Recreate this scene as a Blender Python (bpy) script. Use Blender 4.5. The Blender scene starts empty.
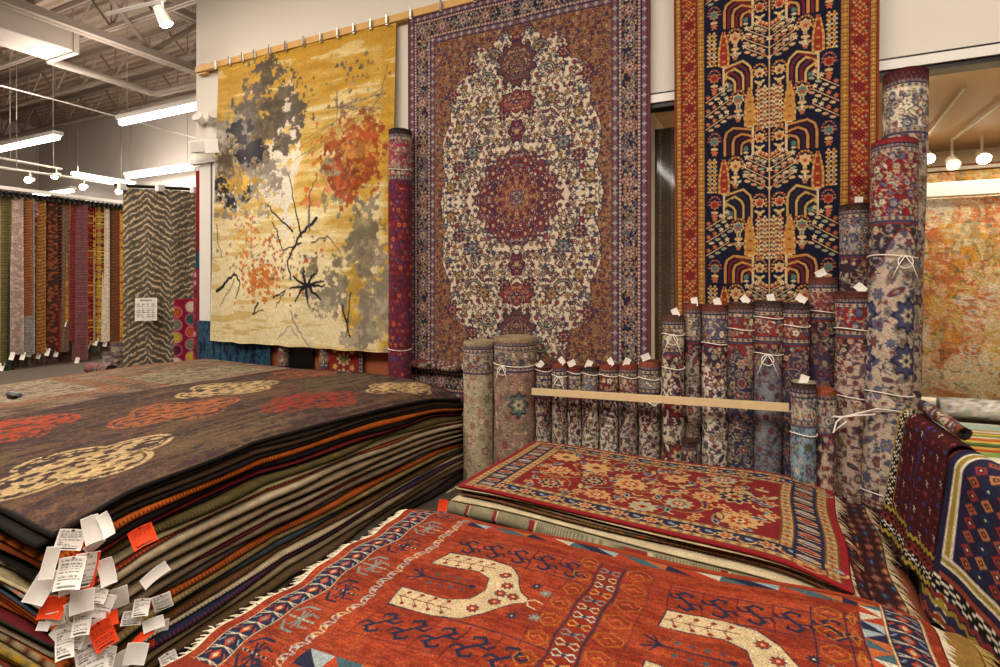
import bpy, math, random
import numpy as np
from mathutils import Vector
PI = math.pi
SC = bpy.context.scene
COL = SC.collection

# ------------------------------------------------------------------ camera
YAW = math.radians(26.5)
CAM = (0.0, 0.0, 1.6)
cd = bpy.data.cameras.new('camera'); cam = bpy.data.objects.new('camera', cd); COL.objects.link(cam)
cam.location = CAM; cam.rotation_euler = (PI/2, 0, YAW)
cd.sensor_width = 36; cd.lens = 20.16; cd.shift_y = -0.0505; cd.clip_start = 0.05; cd.clip_end = 200
SC.camera = cam
# ------------------------------------------------------------------ world, exposure
w = bpy.data.worlds.new('world'); SC.world = w; w.use_nodes = True
w.node_tree.nodes['Background'].inputs[0].default_value = (1.0, 0.91, 0.82, 1)
w.node_tree.nodes['Background'].inputs[1].default_value = 0.42
SC.view_settings.view_transform = 'Standard'; SC.view_settings.look = 'None'
SC.view_settings.gamma = 1; SC.view_settings.use_curve_mapping = False
SC.view_settings.exposure = 0.0
WARM = (1.0, 0.885, 0.76)
def area(name, loc, rot, sx, sy, power, col=WARM, spread=PI):
    l = bpy.data.lights.new(name, 'AREA'); l.shape = 'RECTANGLE'; l.size = sx; l.size_y = sy
    l.energy = power; l.color = col; l.spread = spread
    o = bpy.data.objects.new(name, l); COL.objects.link(o); o.location = loc; o.rotation_euler = rot
    return o
# general light of the sales floor: rows of shop lamps behind and beside the photographer, plus added fills
area('shop_lamp_and_fill_light', (-1.5, -0.6, 5.0), (math.radians(20), 0, 0), 7.0, 1.6, 370)
area('shop_lamp_and_fill_light', (-4.8, 1.4, 4.9), (0, math.radians(6), 0), 2.0, 4.0, 85)
area('shop_lamp_and_fill_light', (1.5, 1.6, 4.9), (0, 0, 0), 2.5, 2.0, 75)
area('shop_lamp_and_fill_light', (-10.5, 3.0, 4.9), (0, 0, 0), 5.0, 1.0, 420)
area('shop_lamp_and_fill_light', (-14.0, 7.9, 4.6), (0, 0, 0), 5.0, 0.6, 420)
area('shop_lamp_and_fill_light', (-11.0, 5.2, 4.7), (PI, 0, 0), 7.0, 0.6, 120)  # added uplight that brightens the roof deck
area('shop_lamp_and_fill_light', (-12.0, 7.6, 4.3), (math.radians(62), 0, 0), 7.0, 0.4, 260)  # added fill turned toward the far wall to lighten it
area('shop_lamp_and_fill_light', (-3.0, 0.0, 4.7), (PI, 0, 0), 7.0, 0.6, 90)  # another added uplight for the ceiling, not a fixture of its own
area('display_lamp_and_fill_light', (2.2, 4.72, 2.75), (math.radians(10), 0, 0), 3.0, 0.15, 62, (1, .82, .58))  # fill added between glass and abstract rug to brighten the rug
area('display_lamp_and_fill_light', (2.2, 6.5, 2.8), (math.radians(10), 0, 0), 3.0, 0.3, 60, (1, .82, .58))
# aimed spotlight that leaves the bright patch on the gold rug
l = bpy.data.lights.new('aimed_spot_light', 'SPOT'); l.energy = 170; l.color = (1, .92, .80); l.spot_size = math.radians(34); l.spot_blend = 1; l.shadow_soft_size = .08
o = bpy.data.objects.new('aimed_spot_light', l); COL.objects.link(o); o.location = (-4.6, 1.6, 4.6)
o.rotation_euler = (Vector((-4.75, 4.3, 2.4))-Vector(o.location)).to_track_quat('-Z', 'Y').to_euler()

# ------------------------------------------------------------------ projection helper
FX, FY = -math.sin(YAW), math.cos(YAW)
RX, RY = math.cos(YAW), math.sin(YAW)
def pix(px, py, X=None, Y=None, Z=None):
    u = px-500; dx = 560*FX+u*RX; dy = 560*FY+u*RY; dz = 283-py
    if Y is not None: t = Y/dy
    elif X is not None: t = X/dx
    else: t = (Z-1.6)/dz
    return (dx*t, dy*t, 1.6+dz*t)

# ------------------------------------------------------------------ materials
def nodes(name):
    m = bpy.data.materials.new(name); m.use_nodes = True
    return m, m.node_tree.nodes, m.node_tree.links, m.node_tree.nodes['Principled BSDF']
def srgb(c):
    c = np.asarray(c, float)
    return np.where(c <= .04045, c/12.92, ((c+.055)/1.055)**2.4)
def hexc(h):
    h = h.lstrip('#'); return tuple(int(h[i:i+2], 16)/255 for i in (0, 2, 4))
_mc = {}
def mat(name, col, rough=.6, metal=0.0, var=.10, scale=30, bump=0.0, emit=None, es=0):
    if name in _mc: return _mc[name]
    if isinstance(col, str): col = hexc(col)
    c = srgb(col)
    m, N, L, P = nodes(name)
    tc = N.new('ShaderNodeTexCoord'); nz = N.new('ShaderNodeTexNoise'); nz.inputs['Scale'].default_value = scale
    nz.inputs['Detail'].default_value = 4
    L.new(tc.outputs['Object'], nz.inputs['Vector'])
    mx = N.new('ShaderNodeMix'); mx.data_type = 'RGBA'
    mx.inputs[6].default_value = (*(c*(1-var)), 1); mx.inputs[7].default_value = (*np.minimum(c*(1+var), 1), 1)
    L.new(nz.outputs['Fac'], mx.inputs[0]); L.new(mx.outputs[2], P.inputs['Base Color'])
    P.inputs['Roughness'].default_value = rough; P.inputs['Metallic'].default_value = metal
    if bump:
        b = N.new('ShaderNodeBump'); b.inputs['Strength'].default_value = bump; b.inputs['Distance'].default_value = .004
        L.new(nz.outputs['Fac'], b.inputs['Height']); L.new(b.outputs[0], P.inputs['Normal'])
    if emit is not None:
        P.inputs['Emission Color'].default_value = (*emit, 1); P.inputs['Emission Strength'].default_value = es
    _mc[name] = m
    return m
def weave(name, var=.22, scale=260, bump=.35, rough=.95, stretch=(1, 1, 1), big=.12):
    m, N, L, P = nodes(name)
    at = N.new('ShaderNodeAttribute'); at.attribute_name = 'Col'
    tc = N.new('ShaderNodeTexCoord'); mp = N.new('ShaderNodeMapping'); mp.inputs['Scale'].default_value = stretch
    L.new(tc.outputs['Object'], mp.inputs[0])
    nz = N.new('ShaderNodeTexNoise'); nz.inputs['Scale'].default_value = scale; nz.inputs['Detail'].default_value = 2
    L.new(mp.outputs[0], nz.inputs['Vector'])
    n2 = N.new('ShaderNodeTexNoise'); n2.inputs['Scale'].default_value = 14; n2.inputs['Detail'].default_value = 5
    L.new(mp.outputs[0], n2.inputs['Vector'])
    r1 = N.new('ShaderNodeMapRange'); r1.inputs[1].default_value = .3; r1.inputs[2].default_value = .7
    r1.inputs[3].default_value = 1-var; r1.inputs[4].default_value = 1+var; L.new(nz.outputs['Fac'], r1.inputs[0])
    r2 = N.new('ShaderNodeMapRange'); r2.inputs[1].default_value = .3; r2.inputs[2].default_value = .7
    r2.inputs[3].default_value = 1-big; r2.inputs[4].default_value = 1+big; L.new(n2.outputs['Fac'], r2.inputs[0])
    mu = N.new('ShaderNodeMath'); mu.operation = 'MULTIPLY'; L.new(r1.outputs[0], mu.inputs[0]); L.new(r2.outputs[0], mu.inputs[1])
    vm = N.new('ShaderNodeVectorMath'); vm.operation = 'SCALE'; L.new(at.outputs['Color'], vm.inputs[0]); L.new(mu.outputs[0], vm.inputs['Scale'])
    L.new(vm.outputs[0], P.inputs['Base Color']); P.inputs['Roughness'].default_value = rough
    P.inputs['Specular IOR Level'].default_value = .15
    b = N.new('ShaderNodeBump'); b.inputs['Strength'].default_value = bump; b.inputs['Distance'].default_value = .002
    L.new(nz.outputs['Fac'], b.inputs['Height']); L.new(b.outputs[0], P.inputs['Normal'])
    return m
M_RUG = weave('hand_knotted_wool')
M_SILK = weave('silk_pile', var=.10, scale=200, bump=.15, rough=.55, big=.08)
M_PILE = weave('striated_wool_pile', var=.38, scale=150, bump=.5, stretch=(1.6, .35, 1), big=.25)
M_EDGE = weave('rug_edge_wool', var=.30, scale=180, bump=.6, stretch=(1, 1, 2.2), big=.22)

# ------------------------------------------------------------------ scene objects
def tag(o, label=None, cat=None, group=None, kind=None):
    if label: o['label'] = label
    if cat: o['category'] = cat
    if group: o['group'] = group
    if kind: o['kind'] = kind
    return o
def mk(name, V, F, m, parent=None, col=None, smooth=False, fcol=None):
    me = bpy.data.meshes.new(name)
    V = np.asarray(V, dtype=np.float32).reshape(-1, 3)
    me.from_pydata(V.tolist(), [], F if isinstance(F, list) else F.tolist()) if not isinstance(F, np.ndarray) else quads(me, V, F)
    if col is not None:
        a = me.color_attributes.new('Col', 'FLOAT_COLOR', 'POINT')
        c = np.ones((len(V), 4), np.float32); c[:, :3] = srgb(np.clip(col, 0, 1)); a.data.foreach_set('color', c.ravel())
    if smooth: me.polygons.foreach_set('use_smooth', np.ones(len(me.polygons), bool))
    me.materials.append(m); me.update()
    o = bpy.data.objects.new(name, me); COL.objects.link(o)
    if parent is not None: o.parent = parent
    return o
def quads(me, V, F):
    n = len(F)
    me.vertices.add(len(V)); me.vertices.foreach_set('co', V.ravel())
    me.loops.add(n*4); me.loops.foreach_set('vertex_index', F.astype(np.int32).ravel())
    me.polygons.add(n); me.polygons.foreach_set('loop_start', np.arange(0, n*4, 4, dtype=np.int32))
    me.polygons.foreach_set('loop_total', np.full(n, 4, np.int32))
    me.update(calc_edges=True)
def empty(name, loc, label=None, cat=None, group=None, rz=0):
    o = bpy.data.objects.new(name, None); COL.objects.link(o); o.location = loc; o.rotation_euler[2] = rz
    o.empty_display_size = .1
    return tag(o, label, cat, group)
class MB:
    """collects simple solids into one mesh"""
    def __init__(s): s.v = []; s.f = []
    def box(s, x0, x1, y0, y1, z0, z1, bev=0.0):
        if bev:
            b = bev; n = len(s.v)
            rings = [(z0, b), (z0+b, 0), (z1-b, 0), (z1, b)]
            for z, i in rings:
                c = b
                s.v += [(x0+i+c, y0+i, z), (x1-i-c, y0+i, z), (x1-i, y0+i+c, z), (x1-i, y1-i-c, z), (x1-i-c, y1-i, z), (x0+i+c, y1-i, z), (x0+i, y1-i-c, z), (x0+i, y0+i+c, z)]
            for k in range(3):
                for j in range(8): s.f.append((n+k*8+j, n+k*8+(j+1) % 8, n+k*8+8+(j+1) % 8, n+k*8+8+j))
            s.f.append(tuple(n+j for j in range(7, -1, -1))); s.f.append(tuple(n+24+j for j in range(8)))
            return s
        n = len(s.v)
        s.v += [(x0, y0, z0), (x1, y0, z0), (x1, y1, z0), (x0, y1, z0), (x0, y0, z1), (x1, y0, z1), (x1, y1, z1), (x0, y1, z1)]
        for q in ((3, 2, 1, 0), (4, 5, 6, 7), (0, 1, 5, 4), (1, 2, 6, 5), (2, 3, 7, 6), (3, 0, 4, 7)): s.f.append(tuple(n+i for i in q))
        return s
    def tube(s, pts, r, seg=8, r2=None, cap=True):
        pts = [Vector(p) for p in pts]; n0 = len(s.v); K = len(pts)
        up = None
        for i, p in enumerate(pts):
            d = (pts[min(i+1, K-1)]-pts[max(i-1, 0)]).normalized()
            if up is None: up = Vector((0, 0, 1)) if abs(d.z) < .9 else Vector((1, 0, 0))
            a = d.cross(up).normalized(); b = a.cross(d).normalized(); up = b
            rr = r if r2 is None else r+(r2-r)*i/(K-1)
            for k in range(seg):
                t = 2*PI*k/seg; q = p+a*math.cos(t)*rr+b*math.sin(t)*rr; s.v.append(tuple(q))
        for i in range(K-1):
            for k in range(seg):
                a0 = n0+i*seg+k; a1 = n0+i*seg+(k+1) % seg
                s.f.append((a0, a1, a1+seg, a0+seg))
        if cap:
            s.f.append(tuple(n0+k for k in range(seg-1, -1, -1))); s.f.append(tuple(n0+(K-1)*seg+k for k in range(seg)))
        return s
    def prism(s, pts, off):
        """closed polygon pts (3d) extruded by vector off"""
        n = len(s.v); k = len(pts)
        s.v += [tuple(p) for p in pts]+[tuple(p[i]+off[i] for i in range(3)) for p in pts]
        s.f.append(tuple(n+i for i in range(k-1, -1, -1))); s.f.append(tuple(n+k+i for i in range(k)))
        for i in range(k): s.f.append((n+i, n+(i+1) % k, n+k+(i+1) % k, n+k+i))
        return s
    def build(s, name, m, parent=None, smooth=False): return mk(name, s.v, s.f, m, parent, smooth=smooth)

# ------------------------------------------------------------------ rug painter (numpy canvas)
def P_(*h): return [np.array(hexc(x)) for x in h]
class Can:
    grain = .085; sat = .90
    def __init__(s, wm, hm, res, bg):
        s.w = wm; s.h = hm; s.res = res; s.W = max(4, int(round(wm*res))); s.H = max(4, int(round(hm*res)))
        s.a = np.empty((s.H, s.W, 3)); s.a[:] = np.array(hexc(bg) if isinstance(bg, str) else bg)
    def c(s, col): return np.array(hexc(col)) if isinstance(col, str) else np.asarray(col)
    def win(s, x0, y0, x1, y1):
        i0 = max(0, int(x0*s.res)); i1 = min(s.W, int(x1*s.res)+2); j0 = max(0, int(y0*s.res)); j1 = min(s.H, int(y1*s.res)+2)
        if i1 <= i0 or j1 <= j0: return None
        Y, X = np.mgrid[j0:j1, i0:i1]
        return (slice(j0, j1), slice(i0, i1)), (X+.5)/s.res, (Y+.5)/s.res
    def put(s, sl, m, col, al=1.0):
        v = s.a[sl]; v[m] = v[m]*(1-al)+s.c(col)*al
    def rect(s, x0, y0, x1, y1, col):
        i0 = max(0, int(round(x0*s.res))); i1 = max(0, int(round(x1*s.res))); j0 = max(0, int(round(y0*s.res))); j1 = max(0, int(round(y1*s.res)))
        s.a[j0:j1, i0:i1] = s.c(col)
    def ell(s, x, y, rx, ry, col, ang=0):
        R = max(rx, ry); w = s.win(x-R, y-R, x+R, y+R)
        if w is None: return
        sl, X, Y = w; ca, sa = math.cos(ang), math.sin(ang); dx = X-x; dy = Y-y
        s.put(sl, ((dx*ca+dy*sa)/rx)**2+((-dx*sa+dy*ca)/ry)**2 < 1, col)
    def star(s, x, y, r, n, dep, col, ph=0, sy=1.0, sharp=False):
        R = r*(1+dep); w = s.win(x-R, y-R*sy, x+R, y+R*sy)
        if w is None: return
        sl, X, Y = w; dx = X-x; dy = (Y-y)/sy; rr = np.hypot(dx, dy); th = np.arctan2(dy, dx)+ph
        g = np.abs(np.cos(n*th/2))*2-1 if sharp else np.cos(n*th)
        s.put(sl, rr < r*(1+dep*g), col)
    def line(s, pts, wd, col):
        h = wd/2
        for (x0, y0), (x1, y1) in zip(pts[:-1], pts[1:]):
            w = s.win(min(x0, x1)-h, min(y0, y1)-h, max(x0, x1)+h, max(y0, y1)+h)
            if w is None: continue
            sl, X, Y = w; dx = x1-x0; dy = y1-y0; L2 = dx*dx+dy*dy+1e-12
            t = np.clip(((X-x0)*dx+(Y-y0)*dy)/L2, 0, 1)
            s.put(sl, (X-x0-t*dx)**2+(Y-y0-t*dy)**2 < h*h, col)
    def arc(s, x, y, r, a0, a1, wd, col, k=1.0, n=10):
        s.line([(x+r*math.cos(a0+(a1-a0)*i/n)*(1-(1-k)*i/n), y+r*math.sin(a0+(a1-a0)*i/n)*(1-(1-k)*i/n)) for i in range(n+1)], wd, col)
    def poly(s, pts, col):
        xs = [p[0] for p in pts]; ys = [p[1] for p in pts]; w = s.win(min(xs), min(ys), max(xs), max(ys))
        if w is None: return
        sl, X, Y = w; ins = np.zeros(X.shape, bool); n = len(pts)
        for i in range(n):
            x0, y0 = pts[i]; x1, y1 = pts[(i+1) % n]
            if y0 == y1: continue
            ins ^= ((y0 > Y) != (y1 > Y)) & (X < (x1-x0)*(Y-y0)/(y1-y0)+x0)
        s.put(sl, ins, col)
    def mask(s, m, col, al=1.0):
        s.a[m] = s.a[m]*(1-al)+s.c(col)*al
    def grid(s):
        Y, X = np.mgrid[0:s.H, 0:s.W]; return (X+.5)/s.res, (Y+.5)/s.res
    def sample(s, nx, ny, ss=2):
        """box filtered sample on an ny x nx lattice, row 0 = top"""
        out = np.zeros((ny, nx, 3)); k = 0
        du = .5/(nx-1); dv = .5/(ny-1)
        for a in (-.5, .5):
            for b in (-.5, .5):
                u = np.clip(np.linspace(0, 1, nx)+a*du, 0, .99999); v = np.clip(np.linspace(0, 1, ny)+b*dv, 0, .99999)
                out += s.a[(v*s.H).astype(int)][:, (u*s.W).astype(int)]; k += 1
        out = out/k; g = np.random.RandomState(nx*7+ny)
        n = g.normal(0, s.grain, (ny, nx, 1)); n2 = g.normal(0, s.grain*.35, (ny, nx, 3))
        grey = out.mean(-1, keepdims=True); out = grey+(out-grey)*s.sat
        return np.clip(out*(1+n+n2), .02, 1).reshape(-1, 3)
def fbm(H, W, cells, seed, octv=4, asp=1.0):
    rng = np.random.RandomState(seed); out = np.zeros((H, W)); amp = 1; tot = 0
    for o in range(octv):
        cx = max(2, int(cells*2**o)); cy = max(2, int(cells*2**o*H/W*asp))
        g = rng.rand(cy+2, cx+2); y = np.linspace(0, cy, H); x = np.linspace(0, cx, W)
        yi = y.astype(int); xi = x.astype(int); fy = y-yi; fx = x-xi; fy = fy*fy*(3-2*fy); fx = fx*fx*(3-2*fx)
        a = g[yi][:, xi]; b = g[yi][:, xi+1]; c = g[yi+1][:, xi]; d = g[yi+1][:, xi+1]
        out += amp*((a*(1-fx)+b*fx)*(1-fy[:, None])+(c*(1-fx)+d*fx)*fy[:, None]); tot += amp; amp *= .55
    return out/tot
def flower(c, x, y, r, pal, rng, line):
    k = rng.randint(4); n = rng.choice([5, 6, 8])
    a, b, d = pal[rng.randint(len(pal))], pal[rng.randint(len(pal))], pal[rng.randint(len(pal))]
    if k < 2:
        c.star(x, y, r*1.12, n, .22, line); c.star(x, y, r*.92, n, .2, a); c.ell(x, y, r*.5, r*.5, b); c.ell(x, y, r*.24, r*.24, line)
    elif k == 2:
        c.ell(x, y, r*1.0, r*1.25, line); c.ell(x, y, r*.82, r*1.05, a); c.star(x, y+r*.1, r*.5, 5, .3, b); c.ell(x, y+r*.1, r*.22, r*.22, d)
    else:
        ang = rng.rand()*PI
        c.ell(x, y, r*1.5, r*.6, line, ang); c.ell(x, y, r*1.3, r*.42, a, ang); c.ell(x, y, r*.5, r*.25, b, ang)
def flora(c, x0, y0, x1, y1, step, pal, line, leaf, rng, vine=None, mask=None, rs=.36, wd=None, halo=None):
    wd = wd or step*.10; vine = line if vine is None else vine
    pts = []
    ny = max(1, int(round((y1-y0)/step))); nx = max(1, int(round((x1-x0)/step)))
    for j in range(ny):
        for i in range(nx):
            x = x0+(i+.5+(.25 if j % 2 else -.25)+rng.uniform(-.16, .16))*(x1-x0)/nx; y = y0+(j+.5+rng.uniform(-.16, .16))*(y1-y0)/ny
            if mask is not None:
                X = min(c.W-1, max(0, int(x*c.res))); Y = min(c.H-1, max(0, int(y*c.res)))
                if not mask[Y, X]: continue
            pts.append((x, y))
    for x, y in pts:
        for q in range(2):
            a = rng.rand()*2*PI; s = 1 if rng.rand() < .5 else -1
            cx = x+math.cos(a)*step*.5; cy = y+math.sin(a)*step*.5
            c.arc(cx, cy, step*.5, a+PI, a+PI+s*rng.uniform(2.2, 4.2), wd, vine, k=rng.uniform(.4, .9))
            for t in (1.2, 2.2):
                ex = cx+math.cos(a+PI+s*t)*step*.48; ey = cy+math.sin(a+PI+s*t)*step*.48
                c.ell(ex, ey, step*.17, step*.08, leaf[rng.randint(len(leaf))], a+s*t+rng.uniform(-.6, .6))
    for x, y in pts:
        r = step*rs*rng.uniform(.6, 1.1)
        if halo is not None: c.star(x, y, r*1.42, 8, .12, halo)
        flower(c, x, y, r, pal, rng, line)
def guard(c, x0, y0, x1, y1, bg, dot, n_step, line=None, dot2=None):
    """narrow stripe of alternating dots"""
    c.rect(x0, y0, x1, y1, bg); hor = (x1-x0) > (y1-y0); L = (x1-x0) if hor else (y1-y0); t = (y1-y0) if hor else (x1-x0)
    n = max(1, int(L/n_step))
    for i in range(n):
        q = (i+.5)/n*L; x, y = (x0+q, (y0+y1)/2) if hor else ((x0+x1)/2, y0+q)
        d = dot if (i % 2 == 0 or dot2 is None) else dot2
        c.star(x, y, t*.30, 4, .35, d, ph=PI/4 if i % 2 else 0)
    if line is not None:
        if hor: c.rect(x0, y0, x1, y0+t*.14, line); c.rect(x0, y1-t*.14, x1, y1, line)
        else: c.rect(x0, y0, x0+t*.14, y1, line); c.rect(x1-t*.14, y0, x1, y1, line)

# ------------------------------------------------------------------ rug meshes
def rug(name, can, fn, th, nx, ny, m, parent=None, edge=None, back=None, us=None, vs=None):
    """fn(U,V,D)->Nx3 : U,V in 0..1 (V=0 top of canvas), D depth below the face in m"""
    us = np.linspace(0, 1, nx) if us is None else us; vs = np.linspace(0, 1, ny) if vs is None else vs
    U, V = np.meshgrid(us, vs); U = U.ravel(); V = V.ravel(); n = nx*ny
    top = fn(U, V, np.zeros(n)); colr = can if isinstance(can, np.ndarray) else can.sample(nx, ny)
    idx = np.arange(n).reshape(ny, nx)
    F = [np.stack([idx[:-1, :-1], idx[1:, :-1], idx[1:, 1:], idx[:-1, 1:]], -1).reshape(-1, 4)]
    per = np.concatenate([idx[0, :-1], idx[:-1, -1], idx[-1, :0:-1], idx[:0:-1, 0]])
    e = np.array(hexc(edge)) if isinstance(edge, str) else (colr[per]*.8 if edge is None else np.array(edge))
    E = np.broadcast_to(e, (len(per), 3)); verts = [top]; cols = [colr]; prev = per; base = n
    pu, pv = U[per], V[per]
    for k, dd in enumerate((0.0, .5, 1.0)):
        p = fn(pu, pv, np.full(len(per), th*dd))
        verts.append(p); cols.append(E); cur = base+np.arange(len(per)); base += len(per)
        F.append(np.stack([prev, np.roll(prev, -1), np.roll(cur, -1), cur], -1)[:, ::1]); prev = cur
    # back face, coarser
    u2 = us if nx <= 60 else np.linspace(0, 1, 60); v2 = vs if ny <= 130 else np.linspace(0, 1, 130); bx, by = len(u2), len(v2); U2, V2 = np.meshgrid(u2, v2)
    bk = fn(U2.ravel(), V2.ravel(), np.full(bx*by, th)); verts.append(bk)
    bc = np.array(hexc(back)) if isinstance(back, str) else colr.mean(0)*.8
    cols.append(np.broadcast_to(bc, (bx*by, 3)))
    i2 = base+np.arange(bx*by).reshape(by, bx)
    F.append(np.stack([i2[:-1, :-1], i2[:-1, 1:], i2[1:, 1:], i2[1:, :-1]], -1).reshape(-1, 4))
    return mk(name, np.concatenate(verts), np.concatenate(F), m, parent, np.concatenate(cols), smooth=True)
def fringe(parent, pts, dirs, length, col, seed=0, drop=.3, wd=.004, name='fringe'):
    """tufts at points pts pointing along dirs"""
    rng = np.random.RandomState(seed); V = []; F = []
    for p, d in zip(pts, dirs):
        L = length*rng.uniform(.6, 1.15); p = np.array(p); d = np.array(d)+rng.uniform(-.35, .35, 3)*np.array([1, 1, .3])
        s = np.cross(d, [0, 0, 1]); s = s/(np.linalg.norm(s)+1e-9)*wd*.5; up = np.array([0, 0, wd*.5]); n = len(V)
        for k, q in enumerate((0, .55, 1)):
            cpt = p+d*L*q+np.array([0, 0, -drop*L*q*q]); r = 1-.6*q
            V += [cpt+s*r, cpt+up*r, cpt-s*r, cpt-up*r]
        for k in range(2):
            for j in range(4): F.append((n+k*4+j, n+k*4+(j+1) % 4, n+k*4+4+(j+1) % 4, n+k*4+4+j))
        F.append((n+8, n+9, n+10, n+11))
    V = np.array(V); c = np.broadcast_to(np.array(hexc(col)), V.shape)
    return mk(name, V, np.array(F), M_RUG, parent, c)
TAGRNG = random.Random(5)
M_TAG = weave('tag_paper', var=.015, scale=40, bump=.0, rough=.6, big=.02)
def price_tag(parent, p, w, h, rot, tilt=0.0, curl=.3, bg='#e9e2d8', ink='#4a4644', name='price_tag', printed=True, label=None):
    """small curled paper tag with rows of small print; p top centre, rot = yaw of its normal, hangs down turned by tilt"""
    nx, ny = 26, 34; c = Can(w, h, 26/w*3, bg); c.grain = .008; c.sat = 1
    r = TAGRNG
    if printed:
        y = h*.12; c.ell(w*.5, h*.06, w*.05, w*.05, ink)
        k = 0
        while y < h*.92:
            x = w*.1
            while x < w*.88:
                L = w*r.uniform(.04, .16); c.rect(x, y, min(x+L, w*.9), y+h*.028, ink); x += L+w*.04
                if r.random() < .12: break
            y += h*(.085 if k % 4 else .13); k += 1
        c.rect(w*.15, h*.9, w*.8, h*.95, '#1c1a1a')
    ca, sa = math.cos(rot), math.sin(rot); ct, st = math.cos(tilt), math.sin(tilt)
    def fn(U, V, D):
        a = (U-.5)*w; b = V*h; out = curl*h*(V**2)*.6+curl*w*.5*(U-.5)**2*4*.3-D
        x = a*ct-b*st; z = -(a*st+b*ct)
        return np.stack([p[0]+x*ca+out*sa, p[1]+x*sa-out*ca, p[2]+z], -1)
    o = rug(name, c, fn, .0012, nx, ny, M_TAG, parent, edge=bg, back=bg)
    if label: o['label'] = label
    return o
ORD = ['first', 'second', 'third', 'fourth', 'fifth', 'sixth', 'seventh', 'eighth', 'ninth', 'tenth', 'eleventh', 'twelfth', 'thirteenth', 'fourteenth',
       'fifteenth', 'sixteenth', 'seventeenth', 'eighteenth', 'nineteenth', 'twentieth', 'twenty-first', 'twenty-second', 'twenty-third', 'twenty-fourth', 'twenty-fifth', 'twenty-sixth', 'twenty-seventh', 'twenty-eighth', 'twenty-ninth', 'thirtieth', 'thirty-first', 'thirty-second']
# ================================================================== the setting
WY = 4.36                                   # front face of the rug wall
M_WALL = mat('wall_paint', '#e3dccf', .85, var=.03, scale=3, bump=.05)
M_WALLB = mat('far_wall_paint', '#cfc6bd', .9, var=.04, scale=2)
M_FLOOR = mat('carpet_floor', '#4c4238', .95, var=.25, scale=60, bump=.4)
M_TRIM = mat('white_trim', '#ece8e0', .5, var=.03)
M_DARKM = mat('dark_metal', '#24211f', .4, .6)
M_STEEL = mat('painted_steel', '#8d7f74', .6, .1, var=.12, scale=8)
M_DECK = mat('deck_paint', '#a39180', .7, .1, var=.10, scale=6)
M_DUCT = mat('duct_sheet', '#b7aca0', .5, .2, var=.06, scale=4)
M_WOOD = mat('pine', '#d9a860', .55, var=.16, scale=14)
M_WOODL = mat('pale_pine', '#dcc294', .6, var=.12, scale=18)
M_CLIP = mat('clip_steel', '#b9b6b0', .25, .9)
M_PLAST = mat('white_plastic', '#e6e2dc', .35, var=.02)
M_ROPE = mat('white_string', '#efe9dd', .8, var=.05)
M_TERRA = mat('terracotta_board', '#a75a35', .8, var=.12, scale=10)
def structure(name, mb, m, parent=None):
    o = mb.build(name, m, parent)
    if parent is None: o['kind'] = 'structure'
    return o
structure('floor', MB().box(-22, 6, -9, 10, -.2, 0), M_FLOOR)
structure('wall_back', MB().box(-22.2, -6, 9.8, 10, 0, 7.2), M_WALLB)
structure('wall_left', MB().box(-22.2, -22, -9, 10, 0, 7.2), M_WALLB)
structure('wall_right', MB().box(6, 6.2, -9, 8, 0, 7.2), M_WALL)
structure('wall_front', MB().box(-22.2, 6.2, -9.2, -9, 0, 7.2), M_WALL)
# the long wall that carries the rugs: a solid stretch, a header, a sill wall
mb = MB().box(-6.22, -.90, WY, WY+.25, 3.05, 7.2).box(-6.02, -.90, WY, WY+.25, 0, 3.05)
mb.box(-.90, 6, WY, WY+.25, 3.04, 7.2).box(-.90, 6, WY, WY+.25, 0, .84)
structure('wall_rear', mb, M_WALL)
# corrugated roof deck
V = []; F = []; n = 0
xs = []
x = -22.0; k = 0
prof = [(0, 0), (.07, 0), (.10, .05), (.17, .05), (.20, 0)]
pts = []
yy = -9.0
while yy < 10: 
    for a, b in prof[:-1]: pts.append((yy+a, 6.75+b))
    yy += .2
for y, z in pts: V += [(-22.2, y, z), (6.2, y, z)]
for i in range(len(pts)-1): F.append((2*i, 2*i+1, 2*i+3, 2*i+2))
b0 = len(V); V += [(-22.2, -9, 6.95), (6.2, -9, 6.95), (6.2, 10, 6.95), (-22.2, 10, 6.95)]; F.append((b0, b0+1, b0+2, b0+3))
o = mk('ceiling', V, F, M_DECK); o['kind'] = 'structure'
# girder with open web along y
def girder(name, x, y0, y1, z0, z1, label):
    g = empty(name, (x, y0, z0), label, 'girder'); L = y1-y0
    MB().box(-.11, -.01, 0, L, 0, .12).box(.01, .11, 0, L, 0, .12).build('bottom_chord', M_STEEL, g)
    MB().box(-.11, -.01, 0, L, z1-z0-.12, z1-z0).box(.01, .11, 0, L, z1-z0-.12, z1-z0).build('top_chord', M_STEEL, g)
    n = int(L/.9); 
    for i in range(n):
        a = i*L/n; b = (i+1)*L/n; up = i % 2 == 0
        MB().tube([(0, a, .1 if up else z1-z0-.1), (0, b, z1-z0-.1 if up else .1)], .045, 4).build('web_member', M_STEEL, g)
    return g
girder('roof_girder', -9.8, .5, 9.7, 5.53, 6.6, 'heavy painted steel roof girder running toward the far wall, left of the rug wall')
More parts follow.
